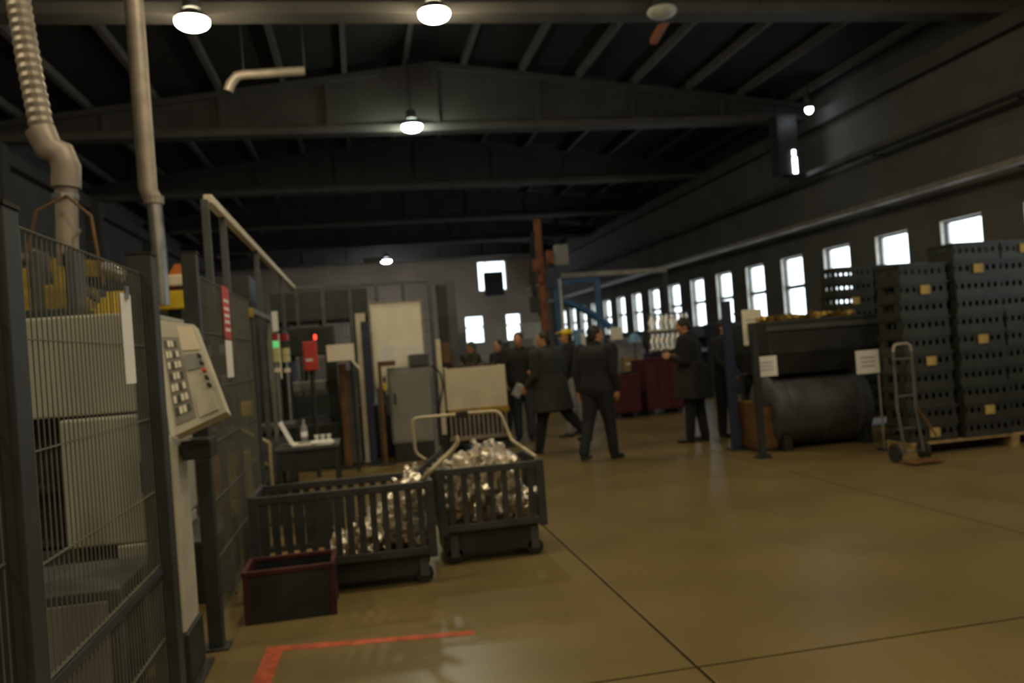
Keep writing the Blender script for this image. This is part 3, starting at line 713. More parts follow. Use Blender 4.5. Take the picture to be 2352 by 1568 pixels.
MB().tube([(0, 0, 0), (0, 0, .01), (0, 0, .15), (0, 0, .19), (0, 0, .2), (0, 0, .215)], 0, 16, rs=[.03, .034, .034, .016, .014, .014]).build('bottle_body', M['plastic'], bt, smooth=True)
MB().tube([(0, 0, .215), (0, 0, .235)], .015, 12).build('bottle_cap', M['greycab'], bt)
MB().tube([(0, 0, .06), (0, 0, .11)], .0348, 16, cap=False).build('bottle_label', M['paper'], bt)
for k in range(3):
    t = thing('paper_cup', 'small white cup beside the bottle, %s of three' % ('left', 'middle', 'right')[k], 'cup', (-.50+.06*k, 8.63, tz), group='cups beside the bottle')
    MB().tube([(0, 0, 0), (0, 0, .06)], 0, 14, rs=[.018, .025]).build('cup_body', M['paper'], t, smooth=True)
    MB().tube([(0, 0, .058), (0, 0, .063)], .0265, 14).build('cup_rim', M['paper'], t)

# ================================================================== FOREGROUND CARTS
def cart(name, label, x0, x1, y0, y1, zb, zt, pitch, skirt, rz=0., wheels=(1, 1)):
    w, d = x1-x0, y1-y0
    t = thing(name, label, 'cart', (x0, y0, 0), rz)
    m = M['cart']
    # rims
    B(0, w, 0, .03, zt-.05, zt, bev=.004).build('top_rail', m, t); B(0, w, d-.03, d, zt-.05, zt, bev=.004).build('top_rail', m, t)
    B(0, .03, .03, d-.03, zt-.05, zt, bev=.004).build('top_rail', m, t); B(w-.03, w, .03, d-.03, zt-.05, zt, bev=.004).build('top_rail', m, t)
    B(0, w, 0, .03, zb, zb+.05, bev=.004).build('bottom_rail', m, t); B(0, w, d-.03, d, zb, zb+.05, bev=.004).build('bottom_rail', m, t)
    B(.0, .03, .03, d-.03, zb, zb+.05, bev=.004).build('bottom_rail', m, t); B(w-.03, w, .03, d-.03, zb, zb+.05, bev=.004).build('bottom_rail', m, t)
    B(.03, w-.03, .03, d-.03, zb, zb+.012).build('bottom_plate', M['wood'], t, label='worn wooden bottom plate')
    for xx in (0.0, w-.05):
        for yy in (0.0, d-.05): B(xx-.004, xx+.054, yy-.004, yy+.054, zb-.02, zt+.006, bev=.004).build('corner_post', m, t)
    n = int((w-.1)/pitch)
    for k in range(n):
        xx = .05+(w-.1)*(k+.5)/n
        for yy in (.008, d-.020): B(xx-.021, xx+.021, yy, yy+.012, zb+.05, zt-.05).build('slat', m, t)
    n = max(2, int((d-.1)/pitch))
    for k in range(n):
        yy = .05+(d-.1)*(k+.5)/n
        for xx in (.008, w-.020): B(xx, xx+.012, yy-.026, yy+.026, zb+.05, zt-.05).build('slat', m, t)
    if skirt: B(.03, w-.06, .05, d-.05, .055, zb-.004, bev=.01).build('under_frame', M['dark'], t)
    for ix, xx in enumerate((.1, w-.09)):
        for yy in (.07, d-.07):
            wh = MB().tube([(xx, yy-.02, .06), (xx, yy+.02, .06)], .06, 18).build('wheel', M['rubber'], t, smooth=True)
            MB().box(xx-.03, xx+.03, yy-.028, yy-.021, .05, zb-.02).box(xx-.03, xx+.03, yy+.021, yy+.028, .05, zb-.02).build('caster_fork', M['slate'], t)
    return t
c1x0, c1x1, c1y0, c1y1 = -.79, .41, 5.62, 6.16
cart1 = cart('parts_cart', 'long grey slatted parts cart, left of the pair, half full of shiny castings', c1x0, c1x1, c1y0, c1y1, .20, .69, .075, True, rz=math.radians(-1))
c2x0, c2x1, c2y0, c2y1 = .47, 1.26, 5.98, 6.60
cart2 = cart('parts_cart', 'shorter grey slatted parts cart, right of the pair, heaped with shiny castings', c2x0, c2x1, c2y0, c2y1, .24, .70, .098, True)
# tubular handle of the right cart
def smooth_path(pts, r=.05, n=5):
    P = [Vector(p) for p in pts]; out = [P[0]]
    for i in range(1, len(P)-1):
        a = (P[i-1]-P[i]); b = (P[i+1]-P[i]); rr = min(r, a.length*.45, b.length*.45)
        p0 = P[i]+a.normalized()*rr; p2 = P[i]+b.normalized()*rr
        for k in range(n+1):
            s_ = k/n; out.append(p0*(1-s_)**2+P[i]*2*s_*(1-s_)+p2*s_*s_)
    out.append(P[-1]); return out
w2, d2 = c2x1-c2x0, c2y1-c2y0
hz = 1.04; hy = d2+.02
MB().tube(smooth_path([(-.02, hy, .70), (-.10, hy, .76), (-.11, hy, hz), (.25, hy, hz)], .06), .014, 10).build('handle_tube', M['tube'], cart2, smooth=True, label='beige tube handle')
MB().tube(smooth_path([(.31, hy, hz+.005), (.60, hy, hz), (.67, hy-.05, .80), (w2-.03, .08, .715)], .06), .014, 10).build('handle_tube', M['tube'], cart2, smooth=True, label='beige tube handle')
B(.24, .34, hy-.02, hy+.02, hz-.03, hz+.022, bev=.008).build('handle_grip', M['rubber'], cart2)
MB().tube([(-.02, hy, .5), (-.02, hy, .71)], .016, 10).build('handle_socket', M['cart'], cart2)
# tow bar of the left cart
cw, cd2 = c1x1-c1x0, c1y1-c1y0
MB().tube(smooth_path([(cw-.07, .06, .69), (cw-.0, .0, .76), (cw+.16, .05, .88), (cw+.20, .05, .93), (cw+.19, .06, .97)], .03), .016, 10).build('tow_bar', M['tube'], cart1, smooth=True)
MB().bar((cw-.10, .3, .69), (cw+.1, .35, .84), .03, .03).build('tow_brace', M['cart'], cart1)
# castings
def casting_mesh(k):
    q = MB(); n = 12
    R1, R0, hh = .042, .024, .022
    vs = []; fs = []
    for i in range(n):
        a = 2*PI*i/n
        for r_, z in ((R1, -hh), (R1, hh), (R0, hh), (R0, -hh)): vs.append((r_*math.cos(a), r_*math.sin(a), z))
    for i in range(n):
        j = (i+1) % n
        for e in range(4): fs.append((i*4+e, j*4+e, j*4+(e+1) % 4, i*4+(e+1) % 4))
    q.add(vs, fs)
    q.box(.035, .095, -.014, .014, -.016, .016, bev=.005); q.box(.08, .098, -.016, .016, -.02, .035, bev=.005)
    if k: q.box(-.07, -.035, -.03, .0, -.014, .014, bev=.004)
    if k == 2: q.bar((0, .035, 0), (-.03, .085, .02), .022, .02)
    q.ell((.06, 0, .012), .018, .018, .016, 8, 6)
    return q.mesh('casting_%d' % k, M['alu'], smooth=False)
CM = [casting_mesh(k) for k in range(3)]
def pile(n, x0, x1, y0, y1, surf, label, group, origin):
    i = 0; tries = 0; pts = []
    while i < n and tries < 9000:
        tries += 1
        x = random.uniform(x0, x1); y = random.uniform(y0, y1); zt = surf(x, y)
        z0 = origin[2]
        if zt < z0+.02: continue
        z = random.uniform(z0+.05, max(z0+.055, zt))
        if any((x-a)**2+(y-b)**2+(z-c)**2 < .068**2 for a, b, c in pts): continue
        pts.append((x, y, z)); i += 1
        o = link('metal_casting', CM[i % 3], None, (x, y, z), 0, label, 'casting', group)
        o.rotation_euler = (random.uniform(0, 6), random.uniform(0, 6), random.uniform(0, 6))
s1 = lambda x, y: .25+max(0, min(.46, (x-(-.26))*.75))+.03*math.sin(9*x+5*y)
pile(130, c1x0+.50, c1x1-.07, c1y0+.085, c1y1-.07, s1, 'shiny aluminium casting in the pile inside the left slatted cart', 'shiny castings in the left cart', (0, 0, .22))
s2 = lambda x, y: min(.80, .62+.14*max(0, math.sin((x-c2x0)*4.2))+.02*math.sin(13*x+7*y)) - (.22 if x > c2x1-.16 else 0)
pile(170, c2x0+.07, c2x1-.08, c2y0+.085, c2y1-.07, s2, 'shiny aluminium casting in the heap inside the right slatted cart', 'shiny castings in the right cart', (0, 0, .26))
# low dark red crate in front
rc_ = thing('low_crate', 'low dark steel crate with dull red rim in front of the left cart', 'crate', (-.79, 5.2, 0))
cw_, cd_, ch_ = .53, .36, .31
for y_ in (0, cd_-.012): B(.02, cw_-.02, y_, y_+.012, .02, ch_-.02).build('side_panel', M['dark'], rc_)
for x_ in (.0, cw_-.012): B(x_, x_+.012, .02, cd_-.02, .02, ch_-.02).build('side_panel', M['dark'], rc_)
B(.0, cw_, 0, cd_, 0, .02).build('bottom_plate', M['dark'], rc_)
for a, b, c_, d_ in ((-.01, cw_+.01, -.01, .018), (-.01, cw_+.01, cd_-.018, cd_+.01), (-.01, .018, .018, cd_-.018), (cw_-.018, cw_+.01, .018, cd_-.018)):
    B(a, b, c_, d_, ch_-.02, ch_+.008, bev=.004).build('rim', M['dimred'], rc_, label='dull red rim bar')
for x_ in (0, cw_-.02):
    for y_ in (0, cd_-.02): B(x_-.006, x_+.026, y_-.006, y_+.026, 0, ch_-.02).build('corner_post', M['dimred'], rc_)

# ================================================================== RIGHT SIDE STORAGE
# crate prototype .6 x .4 x .2
cp = thing('plastic_crate', 'x', 'crate', (0, 0, -50))
def crate_parts(L, D, Hc, parent):
    t_ = .012
    B(-L/2, L/2, -D/2, D/2, 0, t_).build('crate_bottom', M['crate'], parent)
    q = MB()
    for sy in (-1, 1):
        y0 = sy*D/2; y1 = sy*(D/2-t_)
        q.box(-L/2, L/2, y0, y1, t_, Hc*.38); q.box(-L/2, L/2, y0, y1, Hc*.68, Hc)
        for k in range(7): xx = -L/2+L*(k+.5)/7; q.box(xx-.02, xx+.02, y0, y1, Hc*.38, Hc*.68)
    for sx in (-1, 1):
        x0 = sx*L/2; x1 = sx*(L/2-t_)
        q.box(x0, x1, -D/2+t_, D/2-t_, t_, Hc*.38); q.box(x0, x1, -D/2+t_, D/2-t_, Hc*.75, Hc)
        for yy in (-D/2+.06, D/2-.06): q.box(x0, x1, yy-.045, yy+.045, Hc*.38, Hc*.75)
    q.build('crate_wall', M['crate'], parent)
    MB().box(-L/2-.012, L/2+.012, -D/2-.012, -D/2, Hc-.03, Hc-.004).box(-L/2-.012, L/2+.012, D/2, D/2+.012, Hc-.03, Hc-.004).box(-L/2-.012, -L/2, -D/2, D/2, Hc-.03, Hc-.004).box(L/2, L/2+.012, -D/2, D/2, Hc-.03, Hc-.004).build('crate_rim', M['crate'], parent)
crate_parts(.6, .42, .2, cp)
card_me = B(-.06, .06, -.235, -.222, .05, .15).mesh('label_card', M['card'])
index_kids(cp)
stk = []
# stacks stand on pallets along a line that runs away from the camera towards the wall
base = [(6.25, 8.5, 10), (6.9, 8.45, 11), (7.55, 8.5, 11), (8.2, 8.5, 11), (6.75, 9.1, 10), (7.4, 9.1, 11), (8.05, 9.1, 11), (8.7, 9.1, 11),
        (7.1, 11.1, 11), (7.75, 11.1, 11), (8.4, 11.1, 11), (9.05, 11.1, 12), (9.7, 11.1, 12), (10.35, 11.1, 12)]
ORD = 'first second third fourth fifth sixth seventh eighth ninth tenth eleventh twelfth'.split()
dead = cp
first = True
rr = random.Random(3)
names = {0: 'front row', 1: 'middle row', 2: 'back row', 3: 'rearmost row'}
for s_i, (x, y, n) in enumerate(base):
    row = 0 if y < 8.8 else 1 if y < 9.8 else 2
    for k in range(n):
        
        c = cp if first else copy_tree(cp)
        first = False
        c.location = (x+rr.uniform(-.015, .015), y+rr.uniform(-.01, .01), .14+.2*k if row < 2 else .14+.2*k); c.rotation_euler = (0, 0, rr.uniform(-.03, .03))
        has = (k*5+s_i*3) % 4 == 0
        rn = ('front', 'second', 'third')[row]; sn = ORD[[b_[:2] for b_ in base if (0 if b_[1] < 8.8 else 1 if b_[1] < 9.8 else 2) == row].index((x, y))]
        if has:
            link('label_card', card_me, c, label='yellowish label card')
            c['label'] = 'dark crate with yellow card, %s up in the %s stack of the %s row' % (ORD[k], sn, rn); c['group'] = 'dark crates with label cards in the stacks at right'
        else:
            c['label'] = 'plain dark crate, %s up in the %s stack of the %s row' % (ORD[k], sn, rn); c['group'] = 'dark plain crates in the stacks at right'
for k, (x0, x1, y0, y1) in enumerate(((5.93, 8.5, 8.22, 8.72), (6.43, 9.0, 8.84, 9.36), (6.75, 10.7, 10.86, 11.36))):
    t = thing('pallet', ('wooden pallet under the front row of dark crates', 'wooden pallet under the second row of dark crates', 'wooden pallet under the third row of dark crates')[k], 'pallet', (0, 0, 0))
    zt_ = .14
    n = 5
    for j in range(n): yy = y0+(y1-y0)*(j+.5)/n; B(x0, x1, yy-.04, yy+.04, zt_-.022, zt_-.001).build('deck_board', M['wood'], t)
    for xx in (x0+.06, (x0+x1)/2, x1-.06):
        B(xx-.05, xx+.05, y0, y1, 0, zt_-.022).build('stringer', M['wood'], t)
# blue post with sign
q = atz(1692, 1032)
bp_ = thing('sign_post', 'dark blue steel post with a tall pale sign, right of the standing person', 'post', (q.x, q.y, 0))
ph = aty(1676, 690, q.y).z
B(-.05, .05, -.05, .05, .015, ph, bev=.008).build('post_body', M['darkblue'], bp_)
B(-.12, .12, -.12, .12, 0, .015).build('foot_plate', M['dark'], bp_)
a, b = aty(1703, 712, q.y-.08), aty(1755, 790, q.y-.08)
sp = thing('hanging_sign', 'tall pale paper sign hanging beside the dark blue post', 'sign', (a.x, q.y-.08, b.z))
B(0, b.x-a.x, 0, .008, 0, a.z-b.z, bev=.002).build('sign_plate', M['white'], sp)
for k in range(5): B(.04, b.x-a.x-.04-.03*(k % 2), -.001, 0, .08+.06*k, .092+.06*k).build('print_line', M['greycab'], sp)
B(-.12, 0, .002, .012, a.z-b.z-.06, a.z-b.z-.03).build('bracket', M['darkblue'], sp)
t = thing('dark_post', 'second dark steel post beside the dark blue one', 'post', (aty(1741, 900, 9.2).x, 9.2, 0))
B(-.035, .035, -.035, .035, .012, 1.55, bev=.005).build('post_body', M['dark'], t); B(-.09, .09, -.09, .09, 0, .012).build('foot_plate', M['dark'], t)
# silver tumbler drum with dark hopper
dm = thing('tumbling_drum', 'big dark tumbling machine with a dull silver drum and black hopper', 'machine', (0, 0, 0))
a, b = aty(1792, 905, 9.35), aty(2030, 1030, 9.35)
x0, x1 = a.x, b.x-.0; zc = .48; cyy = 9.85
MB().tube([(x0, cyy, zc), (x0+.03, cyy, zc), (x0+.05, cyy, zc), (x1-.05, cyy, zc), (x1-.03, cyy, zc), (x1, cyy, zc)], 0, 36, rs=[.36, .42, .45, .45, .42, .36]).build('drum', M['dullsteel'], dm, smooth=True)
for xx in (x0+.2, (x0+x1)/2, x1-.2): MB().tube([(xx-.02, cyy, zc), (xx+.02, cyy, zc)], .462, 36).build('drum_band', M['slate'], dm, smooth=True)
for xx in (x0+.12, x1-.12): B(xx-.05, xx+.05, cyy-.4, cyy+.4, 0, .2, bev=.01).build('cradle', M['dark'], dm)
B(x0+.02, x1-.02, 10.36, 10.46, 0, .94, bev=.01).build('rear_blocker', M['dark'], dm)  # added dark box behind the drum, blocks the bluish floor reflection
# hopper: tapered box above
zt_ = aty(1800, 735, 9.5).z
hx0, hx1 = aty(1762, 800, 9.5).x, aty(2015, 800, 9.5).x
q = MB(); lo = [(x0+.05, 9.55), (x1-.05, 9.55), (x1-.05, 10.3), (x0+.05, 10.3)]; hi = [(hx0, 9.45), (hx1, 9.45), (hx1, 10.5), (hx0, 10.5)]
q.add([(x_, y_, .95) for x_, y_ in lo]+[(x_, y_, 1.2) for x_, y_ in hi], [(0, 1, 2, 3), (4, 5, 6, 7), (0, 1, 5, 4), (1, 2, 6, 5), (2, 3, 7, 6), (3, 0, 4, 7)])
q.build('hopper_throat', M['dark'], dm)
B(hx0, hx1, 9.45, 10.5, 1.2, zt_, bev=.02).build('hopper', M['dark'], dm)
B(hx0-.02, hx1+.02, 9.43, 9.47, 1.5, 1.56).build('hopper_band', M['slate'], dm)
for k in range(14):
    o = link('brass_casting', CM[k % 3], None, (hx0+.12+(hx1-hx0-.3)*(k % 7)/6.5, 9.6+.15*(k//7), zt_+.03), 0, 'dull brassy casting lying on top of the black hopper', 'casting', 'brassy castings on the black hopper')
    o.rotation_euler = (rr.uniform(0, .5), rr.uniform(0, .5), rr.uniform(0, 6)); o.scale = (1.3, 1.3, 1.3)
    o.material_slots[0].link = 'OBJECT'; o.material_slots[0].material = M['brass']
# low orange brown box left of the drum
a = aty(1735, 905, 9.6); b = aty(1788, 1030, 9.6)
t = thing('scrap_bin', 'brown rusty scrap bin left of the silver drum', 'bin', (a.x, 9.6, 0)); w_ = b.x-a.x; h_ = a.z-.12
B(0, w_, 0, .02, .05, h_).build('front_sheet', M['brown'], t); B(0, w_, .5, .52, .05, h_).build('back_sheet', M['dullyellow'], t)
B(0, .02, .02, .5, .05, h_).build('side_sheet', M['brown'], t); B(w_-.02, w_, .02, .5, .05, h_).build('side_sheet', M['brown'], t)
B(0, w_, 0, .52, 0, .05).build('bin_base', M['dark'], t); B(-.01, w_+.01, -.01, .0, h_-.04, h_).build('rim', M['dark'], t)
# signs on thin stands
def stand_sign(label, p0, p1, y, m='paper', legx=.5):
    a, b = aty(*p0, y), aty(*p1, y)
    t = thing('stand_sign', label, 'sign', (a.x, y, 0)); w_ = b.x-a.x
    B(0, w_, 0, .01, b.z, a.z, bev=.002).build('sign_plate', M[m], t)
    for k in range(3): B(w_*.2, w_*.8, -.001, 0, b.z+(a.z-b.z)*(.3+.18*k), b.z+(a.z-b.z)*(.35+.18*k)).build('print_line', M['greycab'], t)
    MB().tube([(w_*legx, .02, 0), (w_*legx, .02, a.z)], .012, 8).build('sign_pole', M['duct'], t)
    MB().tube([(w_*legx, .02, 0), (w_*legx, .02, .015)], .09, 14).build('stand_foot', M['dark'], t)
stand_sign('white sign on a thin stand left of the black hopper', (1734, 820), (1787, 862), 9.35, 'paper', .1)
stand_sign('white sign on a thin stand right of the black hopper', (1965, 806), (2022, 855), 8.85, 'paper', .97)
# hand truck
ht = thing('hand_truck', 'hand truck with a worn grey beige frame and brown plate standing by the crates', 'hand truck', (0, 0, 0))
a, b, c_ = aty(2093, 805, 8.1), aty(2103, 935, 8.0), aty(2150, 1000, 7.9)
for dx in (0, .22):
    MB().tube([(a.x+dx-.22, 8.1, a.z), (b.x+dx-.22, 8.0, b.z), (b.x+dx-.2, 7.95, .1)], .016, 10).build('frame_tube', M['concrete'], ht, smooth=True)
for z in (.35, .7, 1.1): MB().tube([(b.x-.22, 8.03, z), (b.x, 8.03, z)], .012, 8).build('cross_bar', M['concrete'], ht)
MB().tube(smooth_path([(a.x-.22, 8.1, a.z), (a.x-.2, 8.1, a.z+.08), (a.x-.02, 8.1, a.z+.08), (a.x, 8.1, a.z)], .05), .017, 10).build('handle', M['duct'], ht, smooth=True)
MB().bar((b.x, 7.97, b.z), (c_.x, 7.9, c_.z), .05, .02).build('orange_arm', M['brown'], ht, label='orange brown arm')
B(b.x-.3, b.x+.08, 7.7, 7.93, .02, .035).build('toe_plate', M['brown'], ht)
for dx in (-.27, .07): MB().tube([(b.x+dx-.02, 8.02, .1), (b.x+dx+.02, 8.02, .1)], .1, 18).build('wheel', M['rubber'], ht, smooth=True)
MB().tube([(b.x-.26, 8.02, .1), (b.x+.06, 8.02, .1)], .012, 8).build('axle', M['steel'], ht)

# ================================================================== MIDDLE DISTANCE
# blue gantry crane
by = 20.
gt = thing('blue_gantry', 'blue steel gantry with a curved arm beyond the group of people', 'gantry', (0, 0, 0))
x0, x1 = aty(1283, 700, by).x, aty(1374, 700, by).x; z1 = aty(1285, 640, by).z
B(x0-.09, x0+.09, by-.09, by+.09, 0, z1, bev=.01).build('gantry_post', M['blue'], gt)
B(x1-.07, x1+.07, by-.07, by+.07, 0, z1, bev=.01).build('gantry_post', M['blue'], gt)
B(x0+.09, x1-.07, by-.06, by+.06, z1-.14, z1-.02, bev=.01).build('cross_beam', M['blue'], gt)
pts = [aty(*p, by) for p in ((1290, 690), (1320, 700), (1350, 715), (1380, 735), (1402, 750))]
MB().tube(smooth_path(pts, .2), .09, 12).build('curved_arm', M['blue'], gt, smooth=True)
e = pts[-1]; MB().tube([e, e+Vector((.2, 0, -.3)), (e.x+.25, by, 1.2)], .07, 10).build('hose_drop', M['bluefilm'], gt, smooth=True)
a, b = aty(1290, 637, by-.2), aty(1530, 622, by-.2)
B(a.x, b.x, by-.26, by-.14, b.z-.03, b.z+.09, bev=.01).build('crane_rail', M['duct'], gt, label='pale crane rail')
B(b.x-.1, b.x, by-.25, by-.15, 0, b.z-.03, bev=.01).build('rail_support', M['dark'], gt)
# orange column crane
ox = aty(1240, 600, 18.5).x
oc = thing('orange_column', 'tall rusty orange column with brackets and cables left of the gantry', 'column crane', (ox, 18.5, 0))
zt_ = aty(1244, 503, 18.5).z
B(-.07, .07, -.07, .07, .02, zt_, bev=.01).build('mast', M['rustorange'], oc)
B(-.25, .25, -.25, .25, 0, .02).build('foot_plate', M['dark'], oc)
for (px, py, s_) in ((1228, 612, .16), (1260, 592, .17), (1225, 700, .2), (1238, 640, .12)):
    p = aty(px, py, 18.5); B(p.x-ox-s_/2, p.x-ox+s_/2, -.2, -.07, p.z-s_*.9, p.z+s_*.9, bev=.02).build('bracket_block', M['rustorange'] if py < 660 else M['dark'], oc)
p = aty(1262, 640, 18.5); B(p.x-ox-.1, p.x-ox+.16, -.1, .1, p.z-.25, p.z+.25, bev=.02).build('winch', M['darkblue'], oc)
B(.05, p.x-ox, -.04, .04, p.z, p.z+.08).build('winch_arm', M['dark'], oc)
p = aty(1212, 662, 18.5); MB().tube([(p.x-ox-.05, 0, p.z-.05), (p.x-ox+.25, 0, p.z+.05), (0, 0, p.z+.08)], .025, 8).build('side_arm', M['duct'], oc, smooth=True)
for k in range(3): MB().tube([(-.1-.03*k, -.1, zt_-.3), (-.2-.05*k, -.12, 3.0), (-.12, -.1, 2.2)], .015, 6).build('cable', M['rubber'], oc, smooth=True)
a, b = aty(1274, 562, 18.3), aty(1308, 607, 18.3)
t = thing('crane_control_box', 'grey box hung at the top beside the orange column', 'electrical box', (0, 0, 0))
B(a.x, b.x, 18.3, 18.5, b.z, a.z, bev=.015).build('box_body', M['greycab'], t)
B(ox+.07-0, a.x, 18.4, 18.44, (a.z+b.z)/2, (a.z+b.z)/2+.04).build('mount_arm', M['dark'], t)
# yellow thin pole + white column stuff near the end windows
a = aty(1290, 700, 19); MB().tube([(a.x, 19, 0), (a.x, 19, aty(1286, 640, 19).z)], .03, 8).build('thin_pole', M['cream'], smooth=True, label='thin cream pole in front of the gantry post', cat='pole')
# booth with plastic film, sign
a, b = aty(1398, 778, 17), aty(1478, 862, 17)
bo = thing('film_booth', 'grey plastic film booth with a pale box under the gantry', 'booth', (0, 0, 0))
for xx in (a.x, b.x):
    for yy in (17, 18): B(xx-.02, xx+.02, yy-.02, yy+.02, 0, a.z, bev=.004).build('frame_post', M['steel'], bo)
B(a.x+.02, b.x-.02, 17.0, 17.01, b.z, a.z).build('film_panel', M['plastic'], bo); B(a.x, b.x, 17, 18, a.z, a.z+.03).build('booth_roof', M['slate'], bo)
B(a.x+.02, b.x-.02, 16.99, 18, .7, .75).build('booth_shelf', M['slate'], bo)
p, q = aty(1430, 820, 16.9), aty(1463, 850, 16.9)
t = thing('cardboard_box', 'tan cardboard box held at the front of the film booth', 'box', (p.x, 16.75, q.z)); B(0, q.x-p.x, 0, .22, 0, p.z-q.z, bev=.006).build('box_body', M['wood'], t); B(0.02, q.x-p.x-.02, -.004, 0, (p.z-q.z)*.45, (p.z-q.z)*.55).build('tape', M['paper'], t)
B(p.x-.05, q.x+.05, 16.7, 17.0, q.z-.03, q.z).build('box_shelf', M['slate'], bo)
p, q = aty(1401, 752, 16.8), aty(1431, 779, 16.8)
t = thing('booth_sign', 'pale square sign on top of the film booth', 'sign', (p.x, 16.8, q.z)); B(0, q.x-p.x, 0, .02, 0, p.z-q.z, bev=.004).build('sign_plate', M['white'], t)
MB().tube([(.05, .03, -1.2), (.05, .03, .1)], .015, 6).build('sign_pole', M['steel'], t)
p = aty(1446, 776, 16.8); t = thing('blue_lamp_hood', 'small light blue hood beside the booth sign', 'hood', (p.x, 16.5, p.z-.1))
MB().tube([(0, 0, 0), (0, 0, .05), (0, 0, .16), (0, 0, .2)], 0, 16, rs=[.12, .12, .08, .02]).build('hood_shell', M['bluefilm'], t, smooth=True)
MB().tube([(0, .0, 0), (0, .0, -p.z+.1)], .015, 6).build('hood_pole', M['dark'], t)
# light blue sheet behind capped person
p, q = aty(1318, 757, 18), aty(1340, 800, 18)
t = thing('blue_sheet', 'light blue plastic sheet hanging behind the capped person', 'sheet', (p.x, 18, q.z-.2)); 
B(0, q.x-p.x+.05, 0, .02, 0, p.z-q.z+.2, bev=.005).build('sheet', M['bluefilm'], t)
B(-.02, 0, -.01, .03, -q.z+.2, p.z-q.z+.2).build('sheet_post', M['dark'], t)
p, q = aty(1337, 765, 17.8), aty(1349, 822, 17.8)
t = thing('white_column_box', 'slim white upright box behind the group of people', 'box', (p.x, 17.8, 0)); B(0, q.x-p.x, 0, .15, .02, p.z, bev=.01).build('box_body', M['paper'], t); B(-.03, q.x-p.x+.03, -.03, .18, 0, .02).build('box_foot', M['dark'], t)
# red containers
def container(label, p0, p1, y, d=1.0, m='darkred'):
    a, b = aty(*p0, y), aty(*p1, y); t = thing('steel_container', label, 'container', (a.x, y, 0)); w_ = b.x-a.x; zt = a.z
    n = max(3, int(w_/.25))
    B(0, w_, 0, .03, .12, zt).build('front_sheet', M[m], t); B(0, w_, d-.03, d, .12, zt).build('back_sheet', M[m], t)
    B(0, .03, .03, d-.03, .12, zt).build('side_sheet', M[m], t); B(w_-.03, w_, .03, d-.03, .12, zt).build('side_sheet', M[m], t)
    B(.03, w_-.03, .03, d-.03, .12, .15).build('bottom_sheet', M['dark'], t)
    for k in range(n+1): xx = w_*k/n; B(xx-.02, xx+.02, -.025, 0, .12, zt).build('rib', M[m], t)
    B(-.03, w_+.03, -.03, 0.0, zt, zt+.05, bev=.006).build('rim', M[m], t)
    for xx in (.08, w_-.08): B(xx-.05, xx+.05, .05, d-.05, 0, .12).build('skid', M['dark'], t)
    return t
container('low dark red steel container under the film booth', (1408, 868), (1470, 935), 15.3)
container('tall dark red steel container behind the standing person', (1482, 828), (1575, 935), 15.4, .9)
# rack of bright hanging parts behind
hx0, hx1 = aty(1480, 730, 17.2).x, aty(1580, 730, 17.2).x
rk = thing('parts_rack', 'steel rack hung with two rows of bright silvery parts beyond the red container', 'rack', (0, 0, 0))
zA, zB_ = aty(1530, 722, 17.2).z, aty(1530, 765, 17.2).z
for xx in (hx0, hx1): B(xx-.03, xx+.03, 17.17, 17.23, 0, zA+.05).build('rack_post', M['dark'], rk)
for z in (zA, zB_): B(hx0+.03, hx1-.03, 17.18, 17.22, z, z+.04).build('rack_rail', M['dark'], rk)
pm = MB().tube([(0, 0, 0), (.02, 0, -.08), (-.02, 0, -.2), (.0, 0, -.33), (-.06, 0, -.38)], .045, 8).mesh('shiny_hanger', M['alu'])
for z in (zA, zB_):
    for k in range(8):
        o = link('hanging_part', pm, None, (hx0+.1+(hx1-hx0-.2)*k/7, 17.12, z), 0, 'curved silvery part, %s from left in the %s row on the rack' % ('first second third fourth fifth sixth seventh eighth'.split()[k], 'upper' if z == zA else 'lower'), 'metal part', 'silvery parts hanging on the rack'); o.scale = (1.0, 1, .95)
# pale items by the far bin : steel drums and film
container('pale grey container between the blue gantry and the far wall', (1170, 785), (1225, 830), 24, 1.4, 'greycab')
container('pale container close under the end windows', (1030, 770), (1075, 830), 30, 2, 'greycab')
t = thing('pale_cabinet', 'cream cabinet against the far end wall right of the windows', 'cabinet', (aty(1228, 760, 38).x, 38, 0)); B(-.6, .6, 0, .6, .1, 2.6, bev=.02).build('cabinet_body', M['cream'], t); B(-.5, .5, .05, .55, 0, .1).build('plinth', M['dark'], t)
B(-.57, -.01, -.015, 0, .2, 2.5, bev=.006).build('door', M['cream'], t); B(.01, .57, -.015, 0, .2, 2.5, bev=.006).build('door', M['cream'], t)
# dark machine row along the right wall further back
for k, yy in enumerate((19.5, 23.5, 27.5, 31.5)):
    press(('dark machine nearest along the right wall, beyond the crates', 'second dark machine along the right wall beyond the crates', 'third dark machine along the right wall beyond the crates', 'farthest dark machine along the right wall')[k], 9.6, yy, 1.6, 1.6, 1.75)

